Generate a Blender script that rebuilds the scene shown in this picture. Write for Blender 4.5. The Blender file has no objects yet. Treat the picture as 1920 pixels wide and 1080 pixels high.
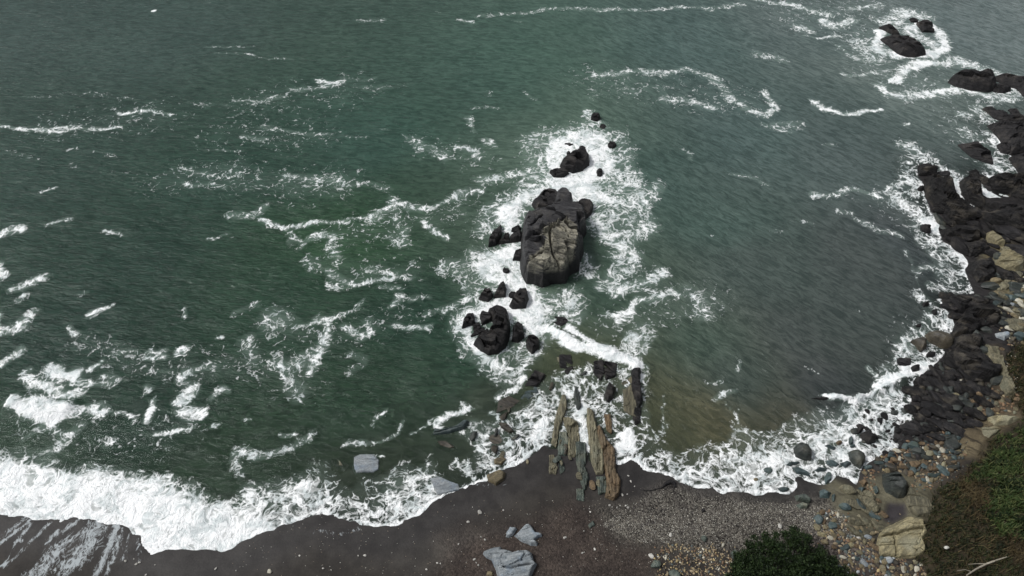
import bpy, math, random
import numpy as np

# ---------------------------------------------------------------- camera, sky, sun, exposure
sc = bpy.context.scene
COL = sc.collection
CH, PITCH, FPX = 45.0, 50.0, 1371.0
cam_d = bpy.data.cameras.new('camera')
cam = bpy.data.objects.new('camera', cam_d)
COL.objects.link(cam)
cam.location = (0, 0, CH)
cam.rotation_euler = (math.radians(90 - PITCH), 0, 0)
cam_d.sensor_width = 36.0
cam_d.lens = 36.0 * FPX / 1920.0
cam_d.clip_start = 0.5
cam_d.clip_end = 6000
sc.camera = cam

SUN_EL, SUN_AZ = 52.0, -85.0      # azimuth from +Y, positive towards +X
world = bpy.data.worlds.new('World')
sc.world = world
world.use_nodes = True
wn = world.node_tree
wn.nodes.clear()
sky = wn.nodes.new('ShaderNodeTexSky')
sky.sky_type = 'NISHITA'
sky.sun_disc = False
sky.sun_elevation = math.radians(SUN_EL)
sky.sun_rotation = math.radians(SUN_AZ)
sky.air_density = 1.0
sky.dust_density = 3.0
sky.ozone_density = 1.0
hs = wn.nodes.new('ShaderNodeHueSaturation')
hs.inputs['Saturation'].default_value = 0.22
bg = wn.nodes.new('ShaderNodeBackground')
bg.inputs['Strength'].default_value = 0.10
wo = wn.nodes.new('ShaderNodeOutputWorld')
wn.links.new(sky.outputs[0], hs.inputs['Color'])
wn.links.new(hs.outputs[0], bg.inputs['Color'])
wn.links.new(bg.outputs[0], wo.inputs['Surface'])

sl = bpy.data.lights.new('sun', 'SUN')
sl.energy = 1.9
sl.angle = math.radians(11)
sl.color = (1.0, 0.97, 0.93)
so = bpy.data.objects.new('sun', sl)
COL.objects.link(so)
so.rotation_euler = (math.radians(90 - SUN_EL), 0, math.radians(180 - SUN_AZ))
sc.view_settings.view_transform = 'Standard'
sc.view_settings.look = 'None'
sc.view_settings.gamma = 1.0
sc.view_settings.exposure = 0.42

# ---------------------------------------------------------------- maths helpers
cp, sp = math.cos(math.radians(PITCH)), math.sin(math.radians(PITCH))

def P(px, py, z=0.0):
    """photo pixel (1920x1080) -> world x, y on the level z"""
    a = (px - 960) / FPX
    b = (540 - py) / FPX
    dx, dy, dz = a, cp + b * sp, -sp + b * cp
    t = (CH - z) / -dz
    return dx * t, dy * t

def mpp(px, py):
    x, y = P(px, py)
    return math.sqrt(x * x + y * y + CH * CH) / FPX

def _hash(ix, iy, seed):
    h = (ix.astype(np.int64) * 374761393 + iy.astype(np.int64) * 668265263 + seed * 982451653) & 0xffffffff
    h = ((h ^ (h >> 13)) * 1274126177) & 0xffffffff
    h = (h ^ (h >> 16)) & 0xffff
    return h.astype(np.float64) / 65535.0

def vnoise(x, y, seed=0):
    ix, iy = np.floor(x), np.floor(y)
    fx, fy = x - ix, y - iy
    fx = fx * fx * (3 - 2 * fx)
    fy = fy * fy * (3 - 2 * fy)
    a, b = _hash(ix, iy, seed), _hash(ix + 1, iy, seed)
    c, d = _hash(ix, iy + 1, seed), _hash(ix + 1, iy + 1, seed)
    return (a + (b - a) * fx) * (1 - fy) + (c + (d - c) * fx) * fy

def fbm(x, y, scale, octv=4, seed=0, rough=0.5):
    """-1..1 fractal noise; scale = cycles per metre"""
    s = np.zeros_like(x, dtype=float)
    a, t, f = 1.0, 0.0, scale
    for i in range(octv):
        ca, sa = math.cos(i * 1.1), math.sin(i * 1.1)
        s += a * (vnoise((x * ca - y * sa) * f + 17.3 * i, (x * sa + y * ca) * f - 9.1 * i, seed + i) * 2 - 1)
        t += a
        a *= rough
        f *= 2.03
    return s / t

def sstep(a, b, v):
    t = np.clip((v - a) / (b - a), 0, 1)
    return t * t * (3 - 2 * t)

def seg_dist(X, Y, pts, closed=False):
    pts = list(pts)
    if closed:
        pts = pts + [pts[0]]
    best = np.full(X.shape, 1e18)
    for (ax, ay), (bx, by) in zip(pts[:-1], pts[1:]):
        vx, vy = bx - ax, by - ay
        L = vx * vx + vy * vy + 1e-12
        t = np.clip(((X - ax) * vx + (Y - ay) * vy) / L, 0, 1)
        d = (X - ax - t * vx) ** 2 + (Y - ay - t * vy) ** 2
        np.minimum(best, d, out=best)
    return np.sqrt(best)

def in_poly(X, Y, pts):
    c = np.zeros(X.shape, bool)
    n = len(pts)
    for i in range(n):
        ax, ay = pts[i]
        bx, by = pts[(i + 1) % n]
        if ay == by:
            continue
        m = (ay > Y) != (by > Y)
        c ^= m & (X < (bx - ax) * (Y - ay) / (by - ay) + ax)
    return c

def sdist(X, Y, pts):
    """signed distance to a closed polygon, positive inside"""
    d = seg_dist(X, Y, pts, True)
    return np.where(in_poly(X, Y, pts), d, -d)

# ---------------------------------------------------------------- terrain function
SHORE = [(-700, 990), (-300, 968), (0, 964), (20, 968), (48, 966), (60, 974), (90, 972), (112, 979), (130, 974), (150, 976), (190, 980),
 (218, 983), (232, 992), (248, 1006), (262, 1008), (272, 1024), (285, 1037), (310, 1030), (340, 1028), (372, 1033),
 (400, 1034), (430, 1030), (480, 1012), (520, 992), (560, 975), (590, 964), (606, 961), (625, 970), (640, 979), (680, 984), (710, 988),
 (750, 984), (780, 968), (820, 940), (850, 926), (890, 912), (912, 902), (925, 890), (950, 878), (966, 873), (980, 866),
 (990, 855), (1002, 847), (1022, 838), (1040, 848), (1062, 856), (1078, 862), (1092, 852), (1106, 866), (1118, 862), (1135, 850),
 (1150, 866), (1157, 872), (1170, 869), (1182, 862), (1192, 870), (1205, 882), (1225, 886), (1260, 895), (1285, 905), (1310, 916), (1340, 920), (1355, 926),
 (1368, 921), (1394, 922), (1412, 928), (1440, 930), (1460, 926), (1480, 926), (1494, 914), (1497, 900), (1515, 902), (1543, 908), (1556, 904),
 (1570, 892), (1590, 896), (1604, 908), (1618, 884), (1637, 864), (1655, 850), (1687, 837), (1672, 820), (1676, 800), (1700, 792), (1723, 783),
 (1709, 757), (1708, 735), (1718, 712), (1750, 690), (1770, 662), (1768, 650), (1782, 634), (1789, 612), (1786, 592), (1770, 578), (1765, 562),
 (1795, 553), (1827, 550), (1818, 528), (1810, 507), (1817, 494), (1800, 470), (1767, 452), (1760, 432), (1762, 412), (1745, 397),
 (1735, 372), (1732, 345), (1722, 330), (1722, 314), (1737, 314), (1757, 324), (1780, 334), (1812, 342), (1830, 347),
 (1838, 340), (1825, 326), (1847, 333), (1885, 336), (1912, 334), (1910, 312), (1900, 296), (1886, 284), (1880, 266),
 (1872, 250), (1866, 238), (1900, 236), (1960, 228), (2100, 190), (2400, 150), (3200, 90)]
shoreW = [P(*p) for p in SHORE]
LAND = shoreW + [(400, 90), (400, -400), (-400, -400), (-400, 12)]
HILLPX = [(2150, 520), (1990, 575), (1912, 640), (1901, 690), (1912, 745), (1938, 772), (1915, 792), (1870, 815), (1850, 850), (1805, 885),
 (1765, 915), (1752, 960), (1733, 995), (1724, 1020), (1738, 1053), (1742, 1100), (1650, 1260), (1300, 1420)]
HILL = [P(p[0], p[1], 1.8) for p in HILLPX] + [(0, -20), (-60, -60), (300, -300), (300, 60)]

def T(X, Y):
    """terrain height (smooth)"""
    X = np.atleast_1d(np.asarray(X, float))
    Y = np.atleast_1d(np.asarray(Y, float))
    s = sdist(X, Y, LAND)
    k = 0.055 + 0.10 * sstep(13, 23, X) * sstep(60, 40, Y) + 0.02
    land = np.where(s < 12, k * s, k * 12 + (s - 12) * k * 0.5)
    land = np.minimum(land, 3.5)
    kd = 0.10 + 0.10 * sstep(18, 28, X)
    # the ribs carry shallow ground far out
    rx, ry = P(1100, 760)
    shal = np.exp(-(((X - rx) / 6.0) ** 2 + ((Y - ry) / 7.0) ** 2))
    bx_, by_ = P(1330, 810)
    shal2 = np.exp(-(((X - bx_) / 8.0) ** 2 + ((Y - by_) / 4.0) ** 2))
    kd = kd * (1 - 0.72 * np.maximum(shal, 0.6 * shal2))
    sea = -kd * (-s) - 0.0
    sea = np.maximum(sea, -3.0 + 0.0 * s)
    z = np.where(s > 0, land, sea)
    m = (X > 5) | (Y < 5)
    if m.any():
        dh = sdist(X[m], Y[m], HILL)
        h = np.where(dh > 0, 0.25 * sstep(0, 0.4, dh) + 0.62 * dh, 0)
        h = np.where(h > 9, 9 + (h - 9) * 0.6, h)
        z[m] += np.minimum(h, 24)
    return z

CHAN = [[P(1826, 344), P(1838, 356), P(1852, 366), P(1884, 370)], [P(1790, 340), P(1795, 366), P(1812, 384), P(1846, 406)], [P(1768, 330), P(1772, 342)]]
def chan(X, Y):
    m = np.zeros_like(X)
    k = (X > 25) & (Y > 25)
    if k.any():
        for c in CHAN:
            m[k] = np.maximum(m[k], sstep(.62, .25, seg_dist(X[k] + .25 * fbm(X[k], Y[k], 1.2, 2, 3), Y[k] + .25 * fbm(X[k], Y[k], 1.2, 2, 7), c)))
    return m

def PT(px, py, add=0.0):
    z = 0.0
    for i in range(6):
        x, y = P(px, py, max(z, 0.0) + add)
        z = 0.5 * z + 0.5 * float(T(x, y)[0]) if i else float(T(x, y)[0])
    return P(px, py, max(z, 0.0) + add)

# ---------------------------------------------------------------- mesh helpers
def link(o, parent=None):
    COL.objects.link(o)
    if parent is not None:
        o.parent = parent
    return o

def fast_mesh(name, V, F, mat=None, attrs=None, smooth=True):
    V = np.ascontiguousarray(V, dtype=np.float32)
    F = np.ascontiguousarray(F, dtype=np.int32)
    me = bpy.data.meshes.new(name)
    me.vertices.add(len(V))
    me.vertices.foreach_set('co', V.ravel())
    k = F.shape[1]
    me.loops.add(F.size)
    me.loops.foreach_set('vertex_index', F.ravel())
    me.polygons.add(len(F))
    me.polygons.foreach_set('loop_start', np.arange(0, F.size, k, dtype=np.int32))
    me.polygons.foreach_set('use_smooth', np.full(len(F), smooth, dtype=bool))
    for an, av in (attrs or {}).items():
        av = np.asarray(av, dtype=np.float32)
        if av.ndim == 1:
            a = me.attributes.new(an, 'FLOAT', 'POINT')
            a.data.foreach_set('value', av)
        else:
            a = me.attributes.new(an, 'FLOAT_COLOR', 'POINT')
            a.data.foreach_set('color', np.concatenate([av, np.ones((len(av), 1), np.float32)], 1).ravel())
    if mat:
        me.materials.append(mat)
    me.update(calc_edges=True)
    return me

def tag(o, label=None, cat=None, group=None, kind=None):
    if label: o['label'] = label
    if cat: o['category'] = cat
    if group: o['group'] = group
    if kind: o['kind'] = kind
    return o

# ---------------------------------------------------------------- node helpers
class NT:
    def __init__(self, name):
        self.m = bpy.data.materials.new(name)
        self.m.use_nodes = True
        self.t = self.m.node_tree
        self.t.nodes.clear()
        self.out = self.t.nodes.new('ShaderNodeOutputMaterial')
    def n(self, typ, ins=None, **kw):
        nd = self.t.nodes.new(typ)
        for k, v in kw.items():
            setattr(nd, k, v)
        for k, v in (ins or {}).items():
            s = nd.inputs[k]
            if isinstance(v, bpy.types.NodeSocket):
                self.t.links.new(v, s)
            else:
                s.default_value = v
        return nd
    def math(self, op, a, b=0.0, c=0.0, clamp=False):
        nd = self.n('ShaderNodeMath', {0: a, 1: b, 2: c}, operation=op, use_clamp=clamp)
        return nd.outputs[0]
    def vmath(self, op, a, b=(0, 0, 0)):
        nd = self.n('ShaderNodeVectorMath', {0: a, 1: b}, operation=op)
        return nd.outputs[0]
    def scalev(self, a, s):
        nd = self.n('ShaderNodeVectorMath', {0: a}, operation='SCALE')
        nd.inputs['Scale'].default_value = s
        return nd.outputs[0]
    def noise(self, vec, scale, detail=4, rough=0.5, dist=0.0):
        nd = self.n('ShaderNodeTexNoise', {'Vector': vec, 'Scale': scale, 'Detail': detail, 'Roughness': rough, 'Distortion': dist})
        return nd.outputs[0], nd.outputs[1]
    def vor(self, vec, scale, feature='F1', rnd=1.0):
        nd = self.n('ShaderNodeTexVoronoi', feature=feature)
        self.t.links.new(vec, nd.inputs['Vector'])
        nd.inputs['Scale'].default_value = scale
        nd.inputs['Randomness'].default_value = rnd
        return nd
    def ramp(self, v, a, b, c=0.0, d=1.0, smooth=True):
        nd = self.n('ShaderNodeMapRange', {'Value': v, 'From Min': a, 'From Max': b, 'To Min': c, 'To Max': d},
                    interpolation_type='SMOOTHSTEP' if smooth else 'LINEAR')
        return nd.outputs[0]
    def mix(self, f, a, b, blend='MIX'):
        nd = self.n('ShaderNodeMix', data_type='RGBA', blend_type=blend)
        for i, v in ((0, f), (6, a), (7, b)):
            if isinstance(v, bpy.types.NodeSocket):
                self.t.links.new(v, nd.inputs[i])
            else:
                if i and len(v) == 3:
                    v = tuple(v) + (1,)
                nd.inputs[i].default_value = v
        return nd.outputs[2]
    def mapr(self, vec, ang, scl):
        a = self.n('ShaderNodeVectorRotate', {'Vector': vec, 'Angle': math.radians(-ang)}, rotation_type='Z_AXIS').outputs[0]
        return self.vmath('MULTIPLY', a, scl)
    def attr(self, name):
        nd = self.n('ShaderNodeAttribute', attribute_name=name)
        return nd
    def pos(self):
        return self.n('ShaderNodeNewGeometry').outputs['Position']

def foam_nodes(N, dens, stretch=None):
    """lacy sea foam mask from a world-space density; returns (mask, solidity)"""
    p = N.pos()
    p = N.vmath('MULTIPLY', p, stretch or (1, 1, 0))
    w1 = N.scalev(N.vmath('SUBTRACT', N.noise(p, 0.35, 3, 0.55)[1], (0.5, 0.5, 0.5)), 2.6)
    w2 = N.scalev(N.vmath('SUBTRACT', N.noise(p, 1.7, 3, 0.6)[1], (0.5, 0.5, 0.5)), 0.42)
    q = N.vmath('ADD', N.vmath('ADD', p, w1), w2)
    nf = N.ramp(N.noise(q, 0.9, 7, 0.64)[0], 0.28, 0.72, smooth=False)
    # ridged filaments: |noise-.5| small
    r1 = N.math('ABSOLUTE', N.math('SUBTRACT', N.noise(q, 0.8, 3, 0.6)[0], 0.5))
    r1 = N.ramp(r1, 0.0, 0.06, 1.0, 0.0)
    r2 = N.math('ABSOLUTE', N.math('SUBTRACT', N.noise(q, 1.7, 4, 0.6)[0], 0.5))
    r2 = N.ramp(r2, 0.0, 0.075, 1.0, 0.0)
    v1 = N.ramp(N.vor(q, 1.15, 'DISTANCE_TO_EDGE').outputs[0], 0.0, 0.22, 1.0, 0.0)
    L = N.math('MULTIPLY', nf, 0.34)
    L = N.math('ADD', L, N.math('MULTIPLY', r1, 0.28))
    L = N.math('ADD', L, N.math('MULTIPLY', r2, 0.26))
    L = N.math('ADD', L, N.math('MULTIPLY', v1, 0.17))
    v = N.math('SUBTRACT', N.math('ADD', N.math('MULTIPLY', dens, 1.0), L), 0.84)
    m = N.ramp(v, 0.0, 0.40, smooth=False)
    m = N.math('MULTIPLY', m, N.ramp(dens, 0.03, 0.12))
    return m, v, q

# ---------------------------------------------------------------- foam strokes (photo pixels -> world)
S = [  # density, width px, points
(.26,60,[(440,330),(560,350),(640,345)]),(.24,60,[(640,440),(760,420),(860,400)]),(.24,50,[(620,500),(760,510)]),(.2,60,[(520,620),(640,640),(740,600)]),(.22,60,[(480,690),(560,720)]),(.22,60,[(300,340),(420,330)]),
(.24,60,[(1150,620),(1240,590),(1330,560)]),(.26,50,[(1180,500),(1230,540)]),(.24,50,[(1640,380),(1740,430),(1790,500)]),(.26,50,[(1600,70),(1640,130),(1720,160),(1850,170)]),(.22,60,[(1780,230),(1860,300)]),(.22,70,[(1120,150),(1400,190)]),
(.17,60,[(250,680),(420,680)]),(.2,60,[(60,780),(180,830),(350,800)]),(.22,60,[(1480,30),(1640,20)]),(.20,80,[(500,190),(640,170)]),(.2,70,[(100,240),(300,215)]),(.24,40,[(1700,620),(1690,680)]),(.2,60,[(420,250),(600,260)]),(.2,50,[(780,270),(900,300)]),
(.5,9,[(-60,232),(0,235),(60,243),(110,245),(140,237),(180,240),(215,237)]),(.5,7,[(90,240),(140,232),(150,240)]),(.5,6,[(215,211),(250,213),(320,218)]),
(.22,8,[(50,175),(150,175),(250,180)]),(.3,4,[(380,93),(480,90)]),(.32,4,[(400,105),(470,106),(540,115)]),(1,4,[(281,22),(286,23)]),
(.35,12,[(540,175),(600,158),(640,150)]),(.45,8,[(590,150),(640,150)]),(.34,7,[(435,187),(480,193),(530,185)]),(.25,8,[(370,195),(430,200)]),(.3,8,[(490,235),(560,245),(620,252)]),
(.3,8,[(455,255),(500,260)]),(.25,6,[(380,280),(455,285)]),(.32,6,[(340,320),(400,333)]),(.32,6,[(345,345),(420,352)]),(.36,16,[(550,330),(600,340),(640,345)]),
(.25,8,[(0,290),(60,300)]),(.26,7,[(130,280),(220,290)]),(.24,6,[(200,317),(250,322)]),(.35,7,[(75,355),(105,350)]),(.25,8,[(130,300),(150,310)]),
(.4,6,[(860,38),(885,41)]),(.6,3,[(868,38),(892,41)]),(.5,3,[(960,39),(978,39)]),(.5,3,[(810,27),(822,29)]),(.5,2,[(733,21),(738,22)]),(.28,7,[(665,40),(720,38)]),(.33,8,[(900,30),(1000,22),(1120,18),(1200,15),(1280,15),(1400,10)]),(.45,5,[(1120,18),(1145,20)]),
(.4,11,[(1110,140),(1150,143),(1180,138),(1250,135),(1290,130),(1350,150)]),(.26,10,[(1150,165),(1180,170)]),(.34,12,[(1245,183),(1300,190)]),(.26,8,[(640,150),(700,150)]),(.26,8,[(660,165),(760,165)]),
(.26,8,[(880,170),(920,178)]),(.34,8,[(985,175),(1010,185)]),(.42,9,[(873,222),(885,245)]),(.28,6,[(880,205),(940,205)]),(.34,5,[(720,240),(732,243)]),
(.34,16,[(760,265),(800,285),(830,295)]),(.42,14,[(845,275),(880,285),(900,300)]),(.25,10,[(640,255),(690,258)]),(.3,13,[(640,345),(700,350),(730,360)]),
(.42,14,[(440,400),(480,405),(500,393)]),(.55,10,[(490,415),(530,430),(590,415)]),(.38,8,[(590,418),(650,413),(720,415)]),(.44,16,[(705,412),(735,398),(740,385),(800,390),(850,372)]),
(.55,10,[(795,420),(820,435),(845,448)]),(.42,15,[(540,440),(570,465),(600,440),(620,442)]),(.3,20,[(590,490),(600,505)]),(.3,14,[(620,455),(640,490)]),
(.44,15,[(620,515),(665,530),(720,520),(760,520)]),(.36,16,[(730,450),(760,460),(770,440)]),(.3,12,[(700,500),(740,510)]),(.28,18,[(740,380),(760,460)]),(.34,10,[(710,540),(740,545)]),
(.3,13,[(620,535),(640,540)]),(.45,12,[(725,575),(740,560)]),(.34,9,[(760,560),(800,560)]),(.38,8,[(560,625),(600,605),(640,590),(670,575)]),(.48,16,[(605,600),(610,630),(600,670),(570,710)]),
(.42,14,[(640,615),(680,640),(700,625)]),(.3,14,[(690,600),(700,625)]),(.46,12,[(740,618),(770,625),(805,620)]),(.32,14,[(790,595),(830,590),(870,570)]),(.3,12,[(660,670),(690,680)]),
(.3,10,[(650,700),(700,680)]),(.33,34,[(510,600),(535,610)]),(.38,22,[(560,690),(590,670)]),(.36,22,[(520,690),(535,700)]),(.3,20,[(470,640),(480,670)]),(.28,13,[(440,590),(480,580)]),(.33,24,[(530,720),(550,740)]),
(.55,17,[(10,435),(40,430)]),(.4,8,[(90,425),(130,412)]),(.44,9,[(190,433),(230,433)]),(.34,6,[(385,445),(430,435)]),(.7,14,[(0,498),(10,520)]),(.55,13,[(30,540),(60,530),(90,520)]),(.45,9,[(35,560),(50,550)]),
(.58,9,[(180,580),(215,570)]),(.65,14,[(-5,590),(5,620),(30,620),(60,590)]),(.5,11,[(130,610),(140,620)]),(.5,7,[(345,575),(350,590)]),(.6,10,[(0,680),(30,655)]),(.3,8,[(150,555),(170,550)]),
(.5,7,[(410,635),(425,630)]),(.48,13,[(330,660),(350,655)]),(.42,9,[(270,665),(305,665)]),(.34,8,[(200,660),(240,655)]),
(.9,18,[(100,690),(115,697),(135,693)]),(.66,20,[(55,712),(80,722),(100,725),(140,730)]),(1.05,14,[(30,763),(60,766),(90,772),(110,778),(135,765)]),(.75,18,[(40,758),(80,755),(130,760)]),(.8,12,[(80,780),(100,787)]),(.62,15,[(150,765),(180,765),(200,770)]),
(.5,6,[(200,770),(250,780)]),(.7,10,[(165,682),(180,675)]),(.55,14,[(150,705),(190,725)]),(.75,12,[(275,775),(290,762)]),(.6,10,[(265,733),(280,735)]),(.65,16,[(340,757),(365,730)]),(.7,16,[(345,775),(370,782)]),
(.55,13,[(395,750),(410,745)]),(.45,16,[(355,700),(345,720)]),(.6,5,[(290,802),(330,806),(360,800)]),(.85,5,[(390,805),(400,803)]),(.5,5,[(455,790),(470,788)]),(.6,6,[(530,803),(560,802)]),
(.4,10,[(195,700),(205,718)]),(.36,12,[(40,700),(60,690)]),(.42,9,[(40,820),(90,795),(140,815),(90,850)]),(.36,18,[(150,800),(100,860)]),(.34,12,[(200,845),(215,835)]),(.34,12,[(280,655),(300,655)]),
(.42,16,[(430,860),(440,850),(500,845),(560,825),(590,815)]),(.33,18,[(430,870),(450,890)]),(.36,14,[(350,700),(400,690)]),(.22,40,[(150,640),(300,700),(420,700)]),
(.55,26,[(1100,405),(1130,440),(1160,455),(1190,440),(1202,425)]),(.64,20,[(1105,408),(1150,450),(1185,485)]),(.45,22,[(1195,330),(1205,380),(1230,350)]),(.45,28,[(1150,480),(1160,520),(1180,490)]),(.4,24,[(1200,380),(1215,420)]),
(.45,22,[(1130,540),(1140,520),(1150,540)]),(.52,20,[(1160,555),(1200,540),(1240,520)]),(.52,12,[(1160,600),(1190,590),(1210,568),(1270,555)]),(.46,12,[(1170,610),(1190,600)]),
(.33,26,[(1290,550),(1310,560),(1315,590)]),(.45,26,[(1088,480),(1095,515)]),(.48,30,[(1070,555),(1085,590)]),(1.15,13,[(1033,616),(1060,632),(1090,645),(1120,655),(1150,668),(1180,680),(1196,688)]),(.95,9,[(1075,612),(1085,620),(1130,645)]),
(.42,20,[(1180,660),(1195,640)]),(.33,20,[(1200,670),(1215,620)]),(.38,10,[(820,600),(850,580),(880,565)]),(.36,6,[(1215,690),(1205,720),(1215,760)]),(.36,6,[(1165,700),(1175,690),(1190,720)]),
(.5,18,[(900,340),(960,330),(1000,325)]),(.4,20,[(860,370),(900,360)]),(.42,12,[(900,260),(920,270)]),(.38,24,[(830,500),(860,490)]),(.5,14,[(1100,208),(1105,222),(1128,232)]),
(.58,10,[(1000,660),(975,690),(985,705),(960,725),(925,745)]),(.54,14,[(915,670),(940,700),(960,700)]),(.6,9,[(975,690),(978,705),(955,725)]),
(.85,18,[(1030,800),(1025,820)]),(.62,16,[(1020,750),(1000,790),(1010,830)]),(.6,12,[(1085,700),(1092,740),(1090,760),(1098,830)]),(.85,14,[(1160,855),(1180,800),(1182,850)]),(.7,12,[(1100,760),(1105,820),(1110,860)]),
(.85,8,[(820,797),(850,782),(880,768)]),(.62,12,[(830,790),(870,775),(860,765)]),(.75,8,[(812,805),(822,820)]),(.8,7,[(912,772),(926,778),(930,785)]),(.62,16,[(890,830),(900,850),(930,870)]),(.8,12,[(870,880),(890,905)]),
(.62,12,[(840,885),(870,895)]),(.6,12,[(950,850),(970,865),(955,875)]),(.46,7,[(650,828),(700,820),(745,810),(765,785)]),(.34,6,[(700,790),(740,770)]),(.42,7,[(770,815),(830,785)]),(.85,5,[(672,855),(690,851),(705,855)]),
(.36,4,[(1250,750),(1255,790),(1240,820)]),(.4,4,[(1370,760),(1380,780),(1390,800)]),(.4,5,[(1330,724),(1345,718),(1355,726)]),(.42,7,[(1355,752),(1375,742)]),(.36,4,[(1395,780),(1390,800)]),(.4,4,[(1390,690),(1382,710)]),(.36,4,[(1512,692),(1530,700)]),
(1.1,6,[(1556,748),(1590,745),(1620,742),(1650,735),(1680,722),(1708,712)]),(.8,16,[(1650,722),(1680,715),(1710,700)]),(1.0,12,[(1668,726),(1700,710)]),(.7,8,[(1625,690),(1645,712),(1660,720)]),(.8,14,[(1705,695),(1735,680)]),
(.55,8,[(1700,618),(1740,628),(1772,645)]),(.58,16,[(1740,600),(1770,610),(1785,600)]),(.42,22,[(1720,560),(1760,590)]),(.5,9,[(1750,540),(1790,550),(1820,550)]),(.9,7,[(1717,563),(1726,560)]),
(.5,16,[(1800,520),(1815,500)]),(.8,14,[(1790,472),(1812,490)]),(.5,12,[(1755,465),(1780,480),(1800,500)]),(.85,6,[(1745,440),(1765,452)]),(.95,14,[(1742,408),(1756,430)]),(.58,22,[(1690,380),(1720,400),(1750,420)]),
(.52,20,[(1700,300),(1725,340),(1720,360)]),(.6,18,[(1722,352),(1700,340)]),(.42,24,[(1680,370),(1720,390)]),(.48,8,[(1515,357),(1560,362),(1600,362),(1650,375)]),(.4,7,[(1570,390),(1600,400)]),
(.38,9,[(1605,410),(1630,430),(1680,440)]),(.3,4,[(1700,470),(1720,520),(1730,540)]),(.4,9,[(1725,510),(1760,503)]),(.42,12,[(1670,360),(1700,330)]),(.54,20,[(1690,270),(1720,290),(1760,310),(1800,330),(1820,345)]),
(.5,16,[(1850,250),(1870,280),(1890,310),(1910,320)]),(.45,26,[(1860,300),(1880,320)]),(.65,10,[(1830,342),(1860,330),(1890,335),(1915,330)]),(.3,22,[(1800,250),(1840,270)]),(.4,20,[(1700,640),(1690,660)]),(.5,6,[(1708,640),(1725,660),(1745,675)]),(.5,6,[(1735,650),(1755,672),(1768,665)]),
(.8,13,[(1645,60),(1650,90),(1690,106),(1740,104),(1768,90),(1772,62),(1750,48),(1700,52)]),(.65,20,[(1700,60),(1740,80),(1760,90)]),(.5,22,[(1660,45),(1690,30),(1740,35)]),(.45,9,[(1420,2),(1480,8),(1520,22),(1550,30)]),
(.45,12,[(1540,40),(1570,50),(1600,40)]),(.36,12,[(1600,20),(1650,12)]),(.45,5,[(1508,66),(1550,72),(1580,68)]),(.36,12,[(1490,50),(1520,55)]),(.4,7,[(1575,90),(1600,110),(1640,120)]),(.4,6,[(1570,140),(1610,145),(1640,140)]),
(.68,12,[(1680,150),(1695,130),(1720,122),(1750,120)]),(.52,18,[(1750,120),(1800,115),(1850,130),(1900,142)]),(.48,16,[(1650,160),(1665,175),(1700,182),(1740,175),(1790,170)]),(.52,9,[(1790,170),(1830,170),(1850,180),(1900,190)]),
(.42,24,[(1860,180),(1900,175)]),(.75,6,[(1518,186),(1540,200),(1580,212),(1620,212),(1650,203)]),(.52,10,[(1430,170),(1455,200),(1445,218),(1400,205)]),(.4,14,[(1340,150),(1385,190),(1410,208)]),(.32,12,[(1460,235),(1500,230)]),
(.4,26,[(1840,210),(1870,240)]),(.36,8,[(1840,205),(1900,220)]),(.36,9,[(1810,215),(1780,212)]),(.38,14,[(1300,190),(1340,200)]),(.8,4,[(1686,231),(1695,228)]),(.3,6,[(1360,320),(1400,325),(1440,340)]),
(.3,7,[(1540,270),(1560,275)]),(.4,30,[(1620,80),(1640,110)]),(.35,12,[(1420,100),(1470,112)]),(.36,8,[(1440,235),(1480,245)]),(.5,3,[(1276,437),(1279,438)]),(.5,3,[(1335,438),(1338,439)]),(.5,3,[(1606,582),(1609,583)]),(.5,3,[(1505,663),(1509,664)]),
(.3,7,[(1285,275),(1295,300)]),(.3,7,[(1430,425),(1460,432)]),(.28,7,[(1490,410),(1520,420)]),(.5,4,[(1545,747),(1556,748)]),
]
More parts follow.
